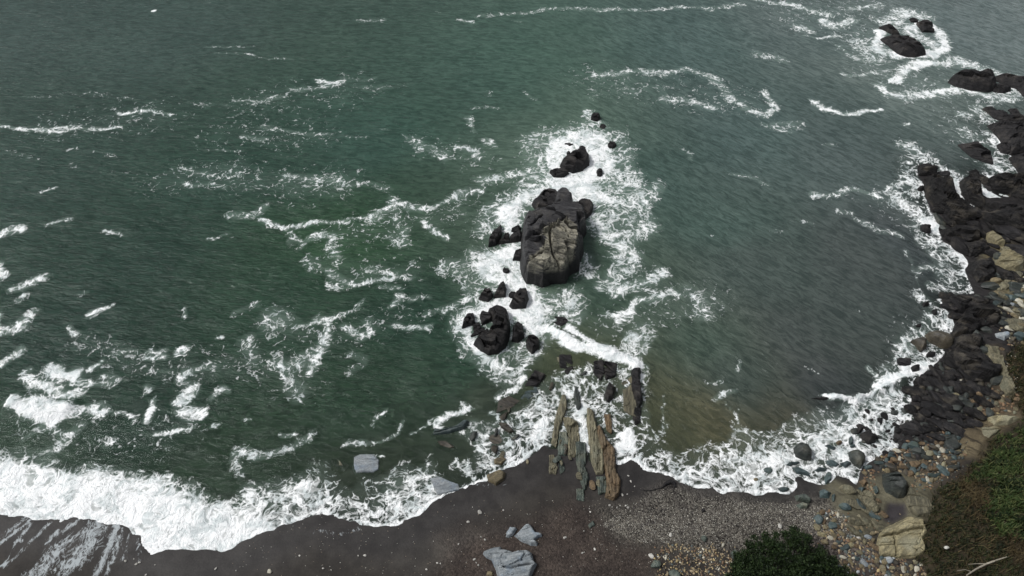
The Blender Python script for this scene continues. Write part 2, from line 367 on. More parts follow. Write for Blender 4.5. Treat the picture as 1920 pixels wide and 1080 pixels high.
PG = [  # density, softness px, polygon
(.92,14,[(-700,830),(-200,845),(0,858),(60,866),(95,892),(200,890),(290,900),(350,932),(400,962),(440,968),(480,950),(520,990),(560,1010),(285,1090),(200,1050),(-700,1050)]),
(.58,12,[(-200,846),(0,850),(60,855),(120,885),(220,878),(290,888),(350,915),(400,950),(440,952),(470,925),(520,918),(600,888),(630,910),(660,935),(700,930),(740,900),(795,885),(815,905),(830,925),(830,960),(760,1010),(640,1010),(500,1050),(-200,1060)]),
(.42,14,[(-200,830),(0,838),(80,840),(120,870),(100,895),(-200,890)]),(.36,18,[(440,920),(520,895),(560,890),(610,862),(632,885),(660,905),(720,890),(745,868),(770,880),(800,865),(825,910),(800,950),(600,950),(430,960)]),
(.80,20,[(1035,255),(1100,238),(1150,262),(1158,300),(1145,330),(1110,345),(1130,362),(1175,375),(1150,385),(1090,380),(1030,370),(990,388),(975,405),(975,440),(940,425),(930,400),(950,385),(990,365),(1020,350),(1035,315),(1020,285)]),
(.44,26,[(970,255),(1000,240),(1060,238),(1095,225),(1130,235),(1175,250),(1200,300),(1205,345),(1205,390),(1190,450),(1180,480),(1150,460),(1110,420),(1100,395),(1000,390),(970,450),(915,445),(890,430),(900,400),(940,370),(970,345),(990,320),(975,290)]),
(.84,16,[(975,455),(978,530),(1010,545),(1030,580),(1025,625),(1000,640),(960,605),(900,590),(885,600),(890,640),(925,672),(950,690),(930,698),(890,670),(858,630),(853,603),(885,580),(935,562),(925,545),(910,530),(890,500),(890,470),(930,460)]),
(.42,20,[(860,530),(850,505),(880,470),(910,452),(975,450),(985,540),(1020,545),(1078,545),(1088,590),(1060,608),(1040,640),(1000,680),(975,720),(940,735),(915,715),(885,690),(845,630),(840,605),(870,580)]),
(.50,20,[(985,760),(1010,720),(1050,700),(1110,690),(1160,705),(1168,760),(1160,790),(1200,870),(1150,880),(1130,840),(1090,865),(1040,840),(1010,845),(985,868),(920,895),(890,885),(880,840),(855,830),(870,800),(900,795),(960,770)]),
(.38,18,[(1165,700),(1210,690),(1215,760),(1260,850),(1200,880),(1165,800)]),
(.60,14,[(1148,880),(1155,835),(1175,790),(1190,850),(1230,875),(1290,868),(1340,872),(1370,845),(1400,858),(1450,848),(1490,845),(1510,815),(1560,800),(1600,760),(1640,742),(1700,735),(1730,780),(1700,850),(1650,880),(1600,920),(1500,950),(1400,950),(1300,940),(1200,905)]),
(.42,16,[(1190,850),(1230,850),(1290,840),(1360,830),(1380,800),(1410,820),(1450,815),(1500,790),(1560,765),(1610,740),(1700,730),(1700,800),(1500,900),(1300,910),(1190,890)]),
(.42,14,[(1690,640),(1740,590),(1790,560),(1810,600),(1780,640),(1765,690),(1720,720),(1640,740),(1660,690)]),(.4,16,[(1640,740),(1690,700),(1720,700),(1700,740)]),
(.45,14,[(1720,400),(1770,452),(1815,490),(1820,540),(1780,555),(1745,500),(1700,420)]),
(.8,5,[(1833,358),(1846,352),(1856,366),(1872,366),(1848,380)]),(.85,4,[(1794,372),(1812,385),(1822,400),(1845,406),(1820,406),(1800,392)]),
]
SANDFOAM = [(.5,8,[(45,972),(20,1000),(-10,1030)]),(.72,4,[(56,976),(30,1000),(0,1024)]),(.7,4,[(60,980),(42,1005),(38,1015)]),(.6,3,[(35,1015),(22,1040),(12,1062)]),(.95,3,[(8,1062),(15,1063)]),(.9,3,[(36,1015),(44,1016)]),
(.56,5,[(92,982),(60,1020),(15,1065)]),(.62,8,[(145,980),(120,996),(100,1008)]),(.85,3,[(110,996),(98,1015),(90,1022)]),(.62,26,[(185,985),(175,1010),(150,1050),(130,1062)]),(.8,8,[(217,986),(205,1025),(182,1082)]),
(.7,5,[(226,992),(215,1040),(200,1080)]),(.55,4,[(240,1002),(230,1050)]),(.5,3,[(258,1010),(259,1055)]),(.5,16,[(130,1022),(70,1075)]),(.5,14,[(110,1050),(80,1085)]),(.4,16,[(170,1000),(110,1030),(60,1085)]),
(.4,3,[(880,904),(912,912),(950,910)]),(.32,4,[(590,1000),(640,1005),(680,990)])]
RAISE = [(.30,11,[(1040,618),(1060,630),(1090,643),(1120,653),(1150,666),(1180,678),(1192,685)]),(.35,7,[(1560,747),(1620,741),(1650,735),(1680,722),(1704,712)]),(.35,16,[(30,760),(60,764),(100,770),(130,762)]),(.2,24,[(20,930),(200,930),(300,970),(400,990)])]

def field(X, Y, strokes, polys=(), warp=1.0, seed=5):
    wx = X + warp * (0.9 * fbm(X, Y, 0.25, 4, seed) + 0.35 * fbm(X, Y, 1.1, 2, seed + 9))
    wy = Y + warp * (0.9 * fbm(X, Y, 0.25, 4, seed + 40) + 0.35 * fbm(X, Y, 1.1, 2, seed + 49))
    inv = np.ones_like(X)
    for d, w, pts in strokes:
        cx = sum(p[0] for p in pts) / len(pts)
        cy = sum(p[1] for p in pts) / len(pts)
        r = w * mpp(cx, cy) * (0.78 if .4 < d < 1 and cx < 960 else 0.92)
        W = [P(*p) for p in pts]
        x0, x1 = min(p[0] for p in W) - 2 * r, max(p[0] for p in W) + 2 * r
        y0, y1 = min(p[1] for p in W) - 2 * r, max(p[1] for p in W) + 2 * r
        m = np.nonzero((wx > x0) & (wx < x1) & (wy > y0) & (wy < y1))[0]
        if len(m) == 0: continue
        dd = seg_dist(wx[m], wy[m], W)
        v = (d + (.07 if d > .27 else -.015)) * sstep(1.5, 0.1, dd / r)
        inv[m] = np.minimum(inv[m], 1 - v) * (1 - 0.25 * v * (inv[m] < 0.95))
    for d, soft, pts in polys:
        W = [P(*p) for p in pts]
        r = soft * mpp(*pts[0])
        x0, x1 = min(p[0] for p in W) - 2 * r, max(p[0] for p in W) + 2 * r
        y0, y1 = min(p[1] for p in W) - 2 * r, max(p[1] for p in W) + 2 * r
        m = np.nonzero((wx > x0) & (wx < x1) & (wy > y0) & (wy < y1))[0]
        if len(m) == 0: continue
        dd = sdist(wx[m], wy[m], W)
        v = d * sstep(-r, 0.7 * r, dd)
        inv[m] = np.minimum(inv[m], 1 - v) * (1 - 0.2 * v * (inv[m] < 0.95))
    return 1 - inv

def axis(lo, hi, step, far, fstep0=None):
    a = list(np.arange(lo, hi, step))
    s, v = step, a[-1]
    while v < far:
        s *= 1.35; v += s; a.append(v)
    s, v = step, lo
    b = []
    while v > -far:
        s *= 1.35; v -= s; b.append(v)
    return np.array(b[::-1] + a)

def grid_faces(nx, ny, keep=None):
    i = np.arange(nx - 1)[None, :] + nx * np.arange(ny - 1)[:, None]
    i = i.ravel()
    F = np.stack([i, i + 1, i + nx + 1, i + nx], 1)
    if keep is not None:
        F = F[keep[F].any(1)]
    return F

def compact(V, F, attrs):
    u, inv = np.unique(F, return_inverse=True)
    return V[u], inv.reshape(F.shape), {k: a[u] for k, a in attrs.items()}

# ================================================================= MATERIALS
def mat_water():
    N = NT('sea_water')
    p = N.pos()
    foam_d = N.attr('foam').outputs['Fac']
    opac = N.attr('opac').outputs['Fac']
    col = N.attr('wcol').outputs['Color']
    m, v, q = foam_nodes(N, foam_d)
    # wave relief: chop running across the wind, finer close to shore
    side = N.ramp(N.n('ShaderNodeSeparateXYZ', {0: N.vmath('ADD', p, N.scalev(N.noise(p, 0.05, 2)[1], 14.0))}).outputs[0], 2.0, 22.0)
    mpa, mpb = N.mapr(p, -6, (0.55, 1.5, 0)), N.mapr(p, -40, (0.55, 1.5, 0))
    def two(sc_, de, ro, di):
        return N.n('ShaderNodeMix', {0: side, 2: N.noise(mpa, sc_, de, ro, di)[0], 3: N.noise(mpb, sc_, de, ro, di)[0]}, data_type='FLOAT').outputs[0]
    h1 = two(0.36, 3, 0.5, 0.5)
    h2 = two(2.1, 6, 0.62, 0.6)
    hh = N.math('ADD', N.math('MULTIPLY', h1, 0.75), N.math('MULTIPLY', h2, 0.42))
    # light and dark of the wavelets painted into the body colour as streaky mottling
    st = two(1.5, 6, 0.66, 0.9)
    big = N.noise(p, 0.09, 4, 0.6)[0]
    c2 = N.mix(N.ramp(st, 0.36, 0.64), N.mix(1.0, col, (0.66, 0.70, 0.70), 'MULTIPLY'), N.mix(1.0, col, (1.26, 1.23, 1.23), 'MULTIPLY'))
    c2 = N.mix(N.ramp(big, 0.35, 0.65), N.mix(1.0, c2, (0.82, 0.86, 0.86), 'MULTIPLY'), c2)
    # thin foam haze under the lace
    c2 = N.mix(N.math('MULTIPLY', N.ramp(foam_d, 0.15, 0.9, 0.0, 1.0, False), 0.5), c2, (0.25, 0.33, 0.29))
    bw = N.n('ShaderNodeBump', {'Height': hh, 'Strength': 1.0, 'Distance': 0.30}).outputs[0]
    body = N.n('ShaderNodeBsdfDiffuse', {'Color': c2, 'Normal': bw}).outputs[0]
    tr = N.n('ShaderNodeBsdfTransparent', {'Color': (0.62, 0.74, 0.66, 1)}).outputs[0]
    under = N.n('ShaderNodeMixShader', {0: opac, 1: tr, 2: body}).outputs[0]
    gl = N.n('ShaderNodeBsdfGlossy', {'Color': (.50, .56, .55, 1), 'Roughness': 0.14, 'Normal': bw}).outputs[0]
    fr = N.n('ShaderNodeFresnel', {'IOR': 1.33, 'Normal': bw}).outputs[0]
    wat = N.n('ShaderNodeMixShader', {0: fr, 1: under, 2: gl}).outputs[0]
    # foam
    fb = N.noise(q, 0.75, 5, 0.58)[0]
    fb2 = N.noise(q, 3.0, 4, 0.6)[0]
    fcol = N.mix(N.ramp(N.math('ADD', fb, N.math('MULTIPLY', N.math('SUBTRACT', fb2, .5), .35)), 0.34, 0.56), (0.56, 0.61, 0.62), (0.84, 0.86, 0.87))
    fbump = N.n('ShaderNodeBump', {'Height': N.math('ADD', fb2, v), 'Strength': 0.6, 'Distance': 0.16}).outputs[0]
    fo = N.n('ShaderNodeBsdfDiffuse', {'Color': fcol, 'Normal': fbump}).outputs[0]
    fin = N.n('ShaderNodeMixShader', {0: N.math('MULTIPLY', m, 0.95), 1: wat, 2: fo}).outputs[0]
    N.t.links.new(fin, N.out.inputs[0])
    return N.m

def mat_ground():
    N = NT('shore_ground')
    p = N.pos()
    col = N.attr('gcol').outputs['Color']
    grain = N.attr('grain').outputs['Fac']
    wet = N.attr('wet').outputs['Fac']
    fd = N.attr('foam').outputs['Fac']
    n1 = N.noise(p, 0.8, 6, 0.6)[0]
    n2 = N.noise(p, 9.0, 5, 0.7)[0]
    vo = N.vor(p, 9.0)
    pc = N.ramp(N.n('ShaderNodeSeparateColor', {0: vo.outputs['Color']}).outputs[0], 0.1, 1.0, 0.45, 2.6, False)
    c = N.mix(N.ramp(n1, 0.35, 0.65), N.mix(1.0, col, (0.72, 0.7, 0.7), 'MULTIPLY'), N.mix(1.0, col, (1.2, 1.18, 1.15), 'MULTIPLY'))
    c = N.mix(N.ramp(n2, 0.3, 0.7), N.mix(1.0, c, (0.8, 0.8, 0.8), 'MULTIPLY'), N.mix(1.0, c, (1.15, 1.15, 1.15), 'MULTIPLY'))
    pebc = N.mix(1.0, c, N.n('ShaderNodeCombineColor', {0: pc, 1: pc, 2: pc}).outputs[0], 'MULTIPLY')
    c = N.mix(grain, c, pebc)
    rock = N.attr('rock').outputs['Fac']
    mp = N.mapr(p, -38, (0.5, 2.2, 1))
    cr = N.noise(mp, 1.3, 7, 0.7, 0.6)[0]
    crk = N.ramp(cr, 0.36, 0.5)
    c = N.mix(N.math('MULTIPLY', rock, N.math('SUBTRACT', 1.0, crk)), c, N.mix(1.0, c, (0.3, 0.3, 0.32), 'MULTIPLY'))
    h = N.math('ADD', N.math('MULTIPLY', n2, 0.04), N.math('MULTIPLY', N.math('MULTIPLY', cr, rock), 0.9))
    h = N.math('ADD', h, N.math('MULTIPLY', N.math('MULTIPLY', vo.outputs['Distance'], grain), -0.35))
    b = N.n('ShaderNodeBump', {'Height': h, 'Strength': 0.8, 'Distance': 0.35}).outputs[0]
    rg = N.ramp(wet, 0, 1, 0.9, 0.42, False)
    bs = N.n('ShaderNodeBsdfPrincipled', {'Base Color': c, 'Roughness': rg, 'Normal': b})
    bs.inputs['Specular IOR Level'].default_value = 0.22
    m, v, q = foam_nodes(N, fd, (2.2, 1.2, 0))
    fo = N.n('ShaderNodeBsdfDiffuse', {'Color': (0.42, 0.46, 0.48, 1)}).outputs[0]
    fin = N.n('ShaderNodeMixShader', {0: N.math('MULTIPLY', m, 0.75), 1: bs.outputs[0], 2: fo}).outputs[0]
    N.t.links.new(fin, N.out.inputs[0])
    return N.m

def mat_rock(name, dark, mid, light, pale=None, rough=0.55, ang=-30, zwet=None, spec=0.4, bump=0.25, tint=None):
    N = NT(name)
    tc = N.n('ShaderNodeTexCoord').outputs['Object']
    rnd = N.n('ShaderNodeObjectInfo').outputs['Random']
    off = N.n('ShaderNodeCombineXYZ', {0: N.math('MULTIPLY', rnd, 91.0), 1: N.math('MULTIPLY', rnd, 57.0), 2: 0.0}).outputs[0]
    p = N.vmath('ADD', tc, off)
    mp = N.mapr(p, ang, (0.45, 2.3, 2.0))
    n1 = N.noise(p, 0.9, 6, 0.62)[0]
    n2 = N.noise(mp, 2.2, 8, 0.68, 0.5)[0]
    n3 = N.noise(p, 11.0, 4, 0.7)[0]
    c = N.mix(N.ramp(n2, 0.34, 0.66), dark, mid)
    c = N.mix(N.ramp(n1, 0.48, 0.72), c, light)
    if pale:
        dry = N.attr('dry').outputs['Fac']
        f = N.ramp(N.math('ADD', dry, N.math('MULTIPLY', N.math('SUBTRACT', n2, 0.5), 2.2)), 0.25, 0.95)
        pc = N.mix(N.ramp(n1, 0.4, 0.62), pale[0], pale[1])
        pc = N.mix(N.ramp(n2, 0.36, 0.56), N.mix(1.0, pc, (0.28, 0.28, 0.30), 'MULTIPLY'), pc)
        c = N.mix(f, c, pc)
    if tint:
        c = N.mix(N.ramp(N.noise(p, 0.45, 3, 0.5)[0], 0.5, 0.62), c, tint)
    vr = N.ramp(rnd, 0, 1, 0.75, 1.3, False)
    c = N.mix(1.0, c, N.n('ShaderNodeCombineColor', {0: vr, 1: vr, 2: vr}).outputs[0], 'MULTIPLY')
    c = N.mix(N.ramp(n3, 0.35, 0.7), N.mix(1.0, c, (0.75, 0.75, 0.75), 'MULTIPLY'), N.mix(1.0, c, (1.2, 1.2, 1.2), 'MULTIPLY'))
    if zwet is not None:      # black lichen and weed band at the tide line
        z = N.n('ShaderNodeSeparateXYZ', {0: N.pos()}).outputs[2]
        zz = N.math('ADD', z, N.math('MULTIPLY', N.math('SUBTRACT', n1, 0.5), 1.2))
        c = N.mix(N.ramp(zz, zwet - 0.35, zwet + 0.35), (0.010, 0.010, 0.011), c)
    h = N.math('ADD', N.math('MULTIPLY', n2, 0.8), N.math('MULTIPLY', n3, 0.12))
    b = N.n('ShaderNodeBump', {'Height': h, 'Strength': 0.9, 'Distance': bump}).outputs[0]
    bs = N.n('ShaderNodeBsdfPrincipled', {'Base Color': c, 'Roughness': rough, 'Normal': b})
    bs.inputs['Specular IOR Level'].default_value = spec
    N.t.links.new(bs.outputs[0], N.out.inputs[0])
    return N.m

def mat_leaf(name, cols, rough=0.6, scale=0.9):
    N = NT(name)
    p = N.pos()
    isl = N.n('ShaderNodeNewGeometry').outputs['Random Per Island']
    n1 = N.noise(p, scale, 4, 0.6)[0]
    c = N.mix(N.ramp(n1, 0.38, 0.62), cols[0], cols[1])
    c = N.mix(N.ramp(isl, 0.55, 1.0), c, cols[2])
    bs = N.n('ShaderNodeBsdfPrincipled', {'Base Color': c, 'Roughness': rough})
    bs.inputs['Specular IOR Level'].default_value = 0.2
    N.t.links.new(bs.outputs[0], N.out.inputs[0])
    return N.m

M = {
 'black': mat_rock('black_wet_rock', (.006,.006,.007), (.020,.019,.020), (.045,.041,.038), rough=.55, spec=.22),
 'shelf': mat_rock('dark_shelf_rock', (.004,.004,.005), (.026,.025,.025), (.078,.070,.058), rough=.6, ang=-38, spec=.2, bump=.5),
 'stack': mat_rock('sea_stack_rock', (.012,.012,.014), (.042,.042,.045), (.065,.062,.058), pale=((.27,.255,.20), (.13,.125,.10)), rough=.6, ang=-22, zwet=1.45, bump=.4),
 'grey': mat_rock('grey_blue_slab_rock', (.12,.14,.155), (.24,.26,.27), (.15,.19,.235), rough=.7, ang=12, bump=.08),
 'slate': mat_rock('slate_green_stone', (.026,.042,.045), (.060,.085,.088), (.052,.070,.056), rough=.5, bump=.08),
 'darkstone': mat_rock('dark_green_boulder', (.015,.019,.019), (.038,.045,.040), (.055,.055,.042), rough=.5, bump=.1),
 'tan': mat_rock('tan_sandstone', (.075,.062,.038), (.20,.165,.095), (.15,.14,.10), rough=.75, ang=30, bump=.12),
 'gold': mat_rock('yellow_sandstone', (.10,.09,.055), (.25,.22,.13), (.19,.17,.11), rough=.75, ang=30, bump=.12, tint=(.20,.19,.13)),
 'olive': mat_rock('olive_mudstone', (.055,.052,.034), (.175,.16,.105), (.12,.12,.085), rough=.7, ang=84, bump=.15),
 'rust': mat_rock('rust_brown_stone', (.050,.036,.022), (.165,.115,.064), (.13,.10,.06), rough=.7, ang=84, bump=.14),
 'teal': mat_rock('blue_green_stone', (.030,.042,.038), (.085,.105,.088), (.12,.125,.095), rough=.55, ang=84, bump=.1),
 'brown': mat_rock('brown_wet_stone', (.02,.018,.014), (.06,.052,.038), (.085,.072,.05), rough=.5, bump=.1),
 'pale': mat_rock('pale_cream_stone', (.25,.24,.19), (.42,.40,.33), (.36,.36,.32), rough=.75, bump=.05),
 'white': mat_rock('white_shell', (.28,.27,.25), (.42,.41,.38), (.38,.38,.35), rough=.6, bump=.02),
}
WATER, GROUND = mat_water(), mat_ground()

# ================================================================= GROUND
gx = axis(-42, 46, 0.17, 1500)
gy = axis(9, 72, 0.17, 1500)
GX, GY = np.meshgrid(gx, gy)
X, Y = GX.ravel(), GY.ravel()
Z = T(X, Y)
Z = Z - chan(X, Y) * (np.maximum(Z, 0) + .3)
sG = sdist(X, Y, LAND)

def pf(poly, soft, zz=0.0, wob=0.5):
    W = [PT(*p) if zz is None else P(p[0], p[1], zz) for p in poly]
    wx = X + wob * fbm(X, Y, 0.6, 3, 71)
    wy = Y + wob * fbm(X, Y, 0.6, 3, 75)
    out = np.zeros_like(X)
    x0, x1 = min(p[0] for p in W) - 3, max(p[0] for p in W) + 3
    y0, y1 = min(p[1] for p in W) - 3, max(p[1] for p in W) + 3
    m = (X > x0) & (X < x1) & (Y > y0) & (Y < y1)
    out[m] = sstep(-soft, soft, sdist(wx[m], wy[m], W))
    return out

gcol = np.tile(np.array([.027, .0245, .022]), (len(X), 1))
grain = np.zeros_like(X)
rockA = np.zeros_like(X)
wet = sstep(4.5, 0.5, sG) * 0.8 + 0.1
wet = np.maximum(wet, 1.5 * pf([(950, 890), (985, 872), (1005, 852), (1040, 855), (1050, 890), (1020, 905), (970, 905)], .5, .2, .3))

def blend(w, c):
    global gcol
    gcol = gcol * (1 - w[:, None]) + np.array(c)[None, :] * w[:, None]
blend(sstep(3.0, 1.0, sG) * 0.6, (.025, .0245, .026))
blend(sstep(0, -2.5, sG), (.05, .05, .038))
sandy = pf([(1180, 720), (1300, 740), (1480, 770), (1520, 800), (1400, 860), (1250, 850), (1200, 820)], 2.2, 0)
blend(sandy * 0.85, (.125, .112, .066))
w = pf([(820, 1010), (900, 985), (1030, 960), (1070, 930), (1110, 960), (1140, 1000), (1230, 1030), (1220, 1120), (820, 1120)], 1.2, .4)
blend(w * .75, (.036, .028, .024)); grain = np.maximum(grain, .35 * w); wet *= 1 - .5 * w
w = pf([(1120, 950), (1180, 945), (1250, 905), (1340, 930), (1480, 940), (1560, 925), (1620, 1000), (1640, 1060), (1500, 1080), (1240, 1020), (1150, 1000)], .8, .4)
blend(w * .9, (.050, .047, .041)); grain = np.maximum(grain, w); wet *= 1 - .7 * w
w = pf([(740, 1050), (850, 1000), (940, 990), (860, 1040), (760, 1080)], 1.0, .4)
blend(w * .3, (.075, .072, .066))
# dark shelf ground of the right-hand shore, then earthy / sandy patches higher up
w = pf([(1640, 860), (1700, 780), (1700, 700), (1760, 560), (1700, 300), (1860, 220), (2300, 150), (2300, 560), (1900, 640), (1880, 740), (1800, 800), (1740, 850), (1690, 890)], .8, .5)
blend(w * .95, (.019, .018, .019)); rockA = np.maximum(rockA, w)
w = pf([(1845, 430), (1900, 450), (1960, 480), (2050, 560), (1990, 620), (1900, 560), (1862, 510)], .6, 1.2)
blend(w * .8, (.16, .14, .08))
w = pf([(1850, 640), (1880, 640), (1900, 700), (1925, 780), (1880, 800), (1840, 830), (1800, 880), (1750, 915), (1700, 890), (1760, 860), (1780, 810), (1850, 780), (1870, 720)], .5, 1.2)
blend(w * .9, (.075, .06, .040)); rockA *= 1 - .5 * w
w = pf([(1840, 785), (1880, 775), (1925, 780), (1880, 815), (1850, 850), (1800, 850), (1790, 815)], .5, 1.5)
blend(w * .8, (.12, .10, .062)); rockA = np.maximum(rockA, w)
w = pf([(1560, 885), (1610, 905), (1650, 880), (1700, 890), (1750, 920), (1750, 960), (1720, 1000), (1650, 990), (1620, 1010), (1580, 960), (1560, 920)], .5, .6)
blend(w * .9, (.105, .10, .068)); rockA = np.maximum(rockA, w * .6); grain *= 1 - w
w = pf([(1668, 935), (1700, 940), (1705, 965), (1680, 980), (1662, 970)], .2, .9, .2)
blend(w, (.033, .030, .033)); rockA *= 1 - w
w = pf([(1520, 985), (1650, 1035), (1730, 1050), (1740, 1100), (1500, 1100)], .6, .8)
blend(w * .7, (.045, .038, .035))
dh = sdist(X, Y, HILL)
w = sstep(-.4, .4, dh)
blend(w, (.026, .021, .012))
rockA *= 1 - w; wet *= 1 - w; grain *= 1 - w
Zf = Z + np.where(sG > 0, 0.012, 0.03) * fbm(X, Y, 0.9, 4, 3) * 1.5
Zf += rockA * sstep(0.3, 1.5, sG) * (0.25 * fbm(X, Y, 0.7, 5, 31) + 0.30 * (0.4 - np.abs(fbm(X * .8 + Y * .6, (Y * .8 - X * .6) * 2.2, 0.55, 4, 37))))
Zf += sstep(0.5, 4, dh) * 0.9 * fbm(X, Y, 0.45, 4, 33)
# sand: shallow rills
sfoam = field(X, Y, SANDFOAM, (), 0.22, 21)
V = np.stack([X, Y, Zf], 1)
me = fast_mesh('beach_ground', V, grid_faces(len(gx), len(gy)), GROUND, {'gcol': gcol, 'grain': grain, 'rock': rockA, 'wet': wet, 'foam': sfoam})
tag(link(bpy.data.objects.new('ground', me)), 'dark sand beach and shore under the water and up the hillside', kind='structure')

# ================================================================= SEA
wx_ = axis(-64, 66, 0.2, 2500)
wy_ = axis(9, 92, 0.2, 2500)
GX, GY = np.meshgrid(wx_, wy_)
X, Y = GX.ravel(), GY.ravel()
sW = sdist(X, Y, LAND)
bed = T(X, Y)
bed = bed - chan(X, Y) * (np.maximum(bed, 0) + .3)
foam = field(X, Y, S, PG, 1.0, 5)
foam = foam * (1 + 0.22 * fbm(X, Y, 0.3, 3, 61) * (foam < 0.9))
# the white lip of the swash
lip = np.exp(-((sW + 0.10) / 0.20) ** 2) * 0.95
onsand = np.clip(field(X, Y, [(1, 40, [(0, 970), (285, 1030), (430, 1030), (600, 965), (750, 985), (820, 940), (900, 905), (1000, 850)]),
                              (1, 26, [(1150, 870), (1190, 865), (1280, 905), (1440, 930), (1495, 910), (1560, 900)]), (.75, 20, [(1600, 905), (1640, 865), (1690, 830), (1715, 780), (1710, 720), (1770, 660), (1790, 600), (1765, 560)]), (.8, 16, [(1825, 550), (1812, 500), (1765, 452), (1760, 420), (1730, 350)])], (), 0, 5), 0, 1)
foam = np.maximum(foam, lip * onsand)
# water colour control points (sediment tints, plus sky reflection painted in, paler at upper right)
CP = [((60,60),(.030,.050,.048)), ((300,60),(.033,.055,.052)), ((100,300),(.018,.038,.032)), ((250,480),(.012,.030,.023)), ((420,320),(.018,.042,.033)), ((620,460),(.022,.052,.028)),
 ((520,560),(.015,.036,.024)), ((150,640),(.010,.026,.020)), ((300,760),(.009,.024,.017)), ((60,830),(.022,.042,.028)), ((400,850),(.015,.032,.018)), ((640,740),(.014,.032,.020)),
 ((850,680),(.018,.040,.028)), ((760,600),(.016,.037,.027)), ((700,250),(.030,.062,.052)), ((900,120),(.040,.072,.062)), ((1300,80),(.052,.085,.080)), ((1500,60),(.070,.098,.095)),
 ((1850,60),(.098,.128,.128)), ((1700,150),(.085,.115,.108)), ((1600,300),(.055,.078,.076)), ((1400,250),(.050,.080,.076)), ((1250,330),(.040,.066,.060)), ((1350,420),(.042,.070,.062)), ((1400,500),(.044,.062,.057)),
 ((1600,500),(.050,.062,.060)), ((1500,620),(.044,.056,.053)), ((1300,640),(.038,.058,.048)), ((1350,700),(.040,.055,.050)), ((1550,720),(.036,.043,.044)), ((1320,800),(.090,.086,.054)), ((1450,800),(.058,.060,.044)),
 ((1000,560),(.060,.085,.070)), ((1060,300),(.070,.10,.085)), ((1120,560),(.035,.055,.045)), ((1060,690),(.060,.066,.042)), ((1120,760),(.07,.07,.045)), ((1230,780),(.062,.064,.042)), ((700,860),(.020,.028,.018)),
 ((900,780),(.035,.045,.034)), ((1700,450),(.048,.060,.062)), ((1780,520),(.040,.050,.052)), ((-200,300),(.018,.038,.032)), ((2100,60),(.11,.14,.14)), ((900,-100),(.045,.075,.066))]
num = np.zeros((len(X), 3)); den = np.zeros(len(X))
cwx = X + 2.0 * fbm(X, Y, 0.12, 3, 90); cwy = Y + 2.0 * fbm(X, Y, 0.12, 3, 94)
for (px, py), c in CP:
    a, b = P(px, py)
    ww = 1.0 / ((cwx - a) ** 2 + ((cwy - b) * 1.0) ** 2 + 3.0) ** 1.6
    num += ww[:, None] * np.array(c); den += ww
wcol = (1 - .17 * sstep(8, -14, X))[:, None] * num / den[:, None] * (np.array([1.14, 1.20, 1.10]) + sstep(6, 22, X)[:, None] * np.array([.10, -.04, .06])) + np.array([.003, .004, .003])
depth = np.clip(-bed, 0, 10)
opac = 1 - np.exp(-depth * 2.9) * 0.86
opac = np.where((sW > 0.3) & (bed > 0), 0.1, opac)
calm = sstep(-0.5, -7, sW)
hz = calm * (0.16 * fbm(X * 0.6 + Y * 0.25, Y, 0.16, 3, 101) + 0.07 * fbm(X, Y, 0.6, 3, 105))
up = field(X, Y, RAISE, (), 0.25, 5)
hz += up * (0.8 + 0.45 * fbm(X, Y, 1.3, 3, 111)) + np.clip(foam - .6, 0, .5) * 0.35 * fbm(X, Y, 0.9, 4, 121) * sstep(-0.4, -1.6, sW)
V = np.stack([X, Y, hz], 1)
keep = (bed < 0.35)
foam = np.maximum(foam, .85 * chan(X, Y))
F = grid_faces(len(wx_), len(wy_), keep)
ff = foam[F].mean(1) + 0.0
thick = ff > 0.62
A = {'foam': foam, 'opac': opac, 'wcol': wcol}
v1, f1, a1 = compact(V, F[~thick], A)
v2, f2, a2 = compact(V, F[thick], A)
tag(link(bpy.data.objects.new('sea', fast_mesh('sea', v1, f1, WATER, a1))), 'grey green sea with thin drifting foam', kind='structure')
fo = link(bpy.data.objects.new('sea_foam', fast_mesh('sea_foam', v2, f2, WATER, a2)))
tag(fo, 'thick white foam of the surf and around the rocks', 'foam', kind='stuff')

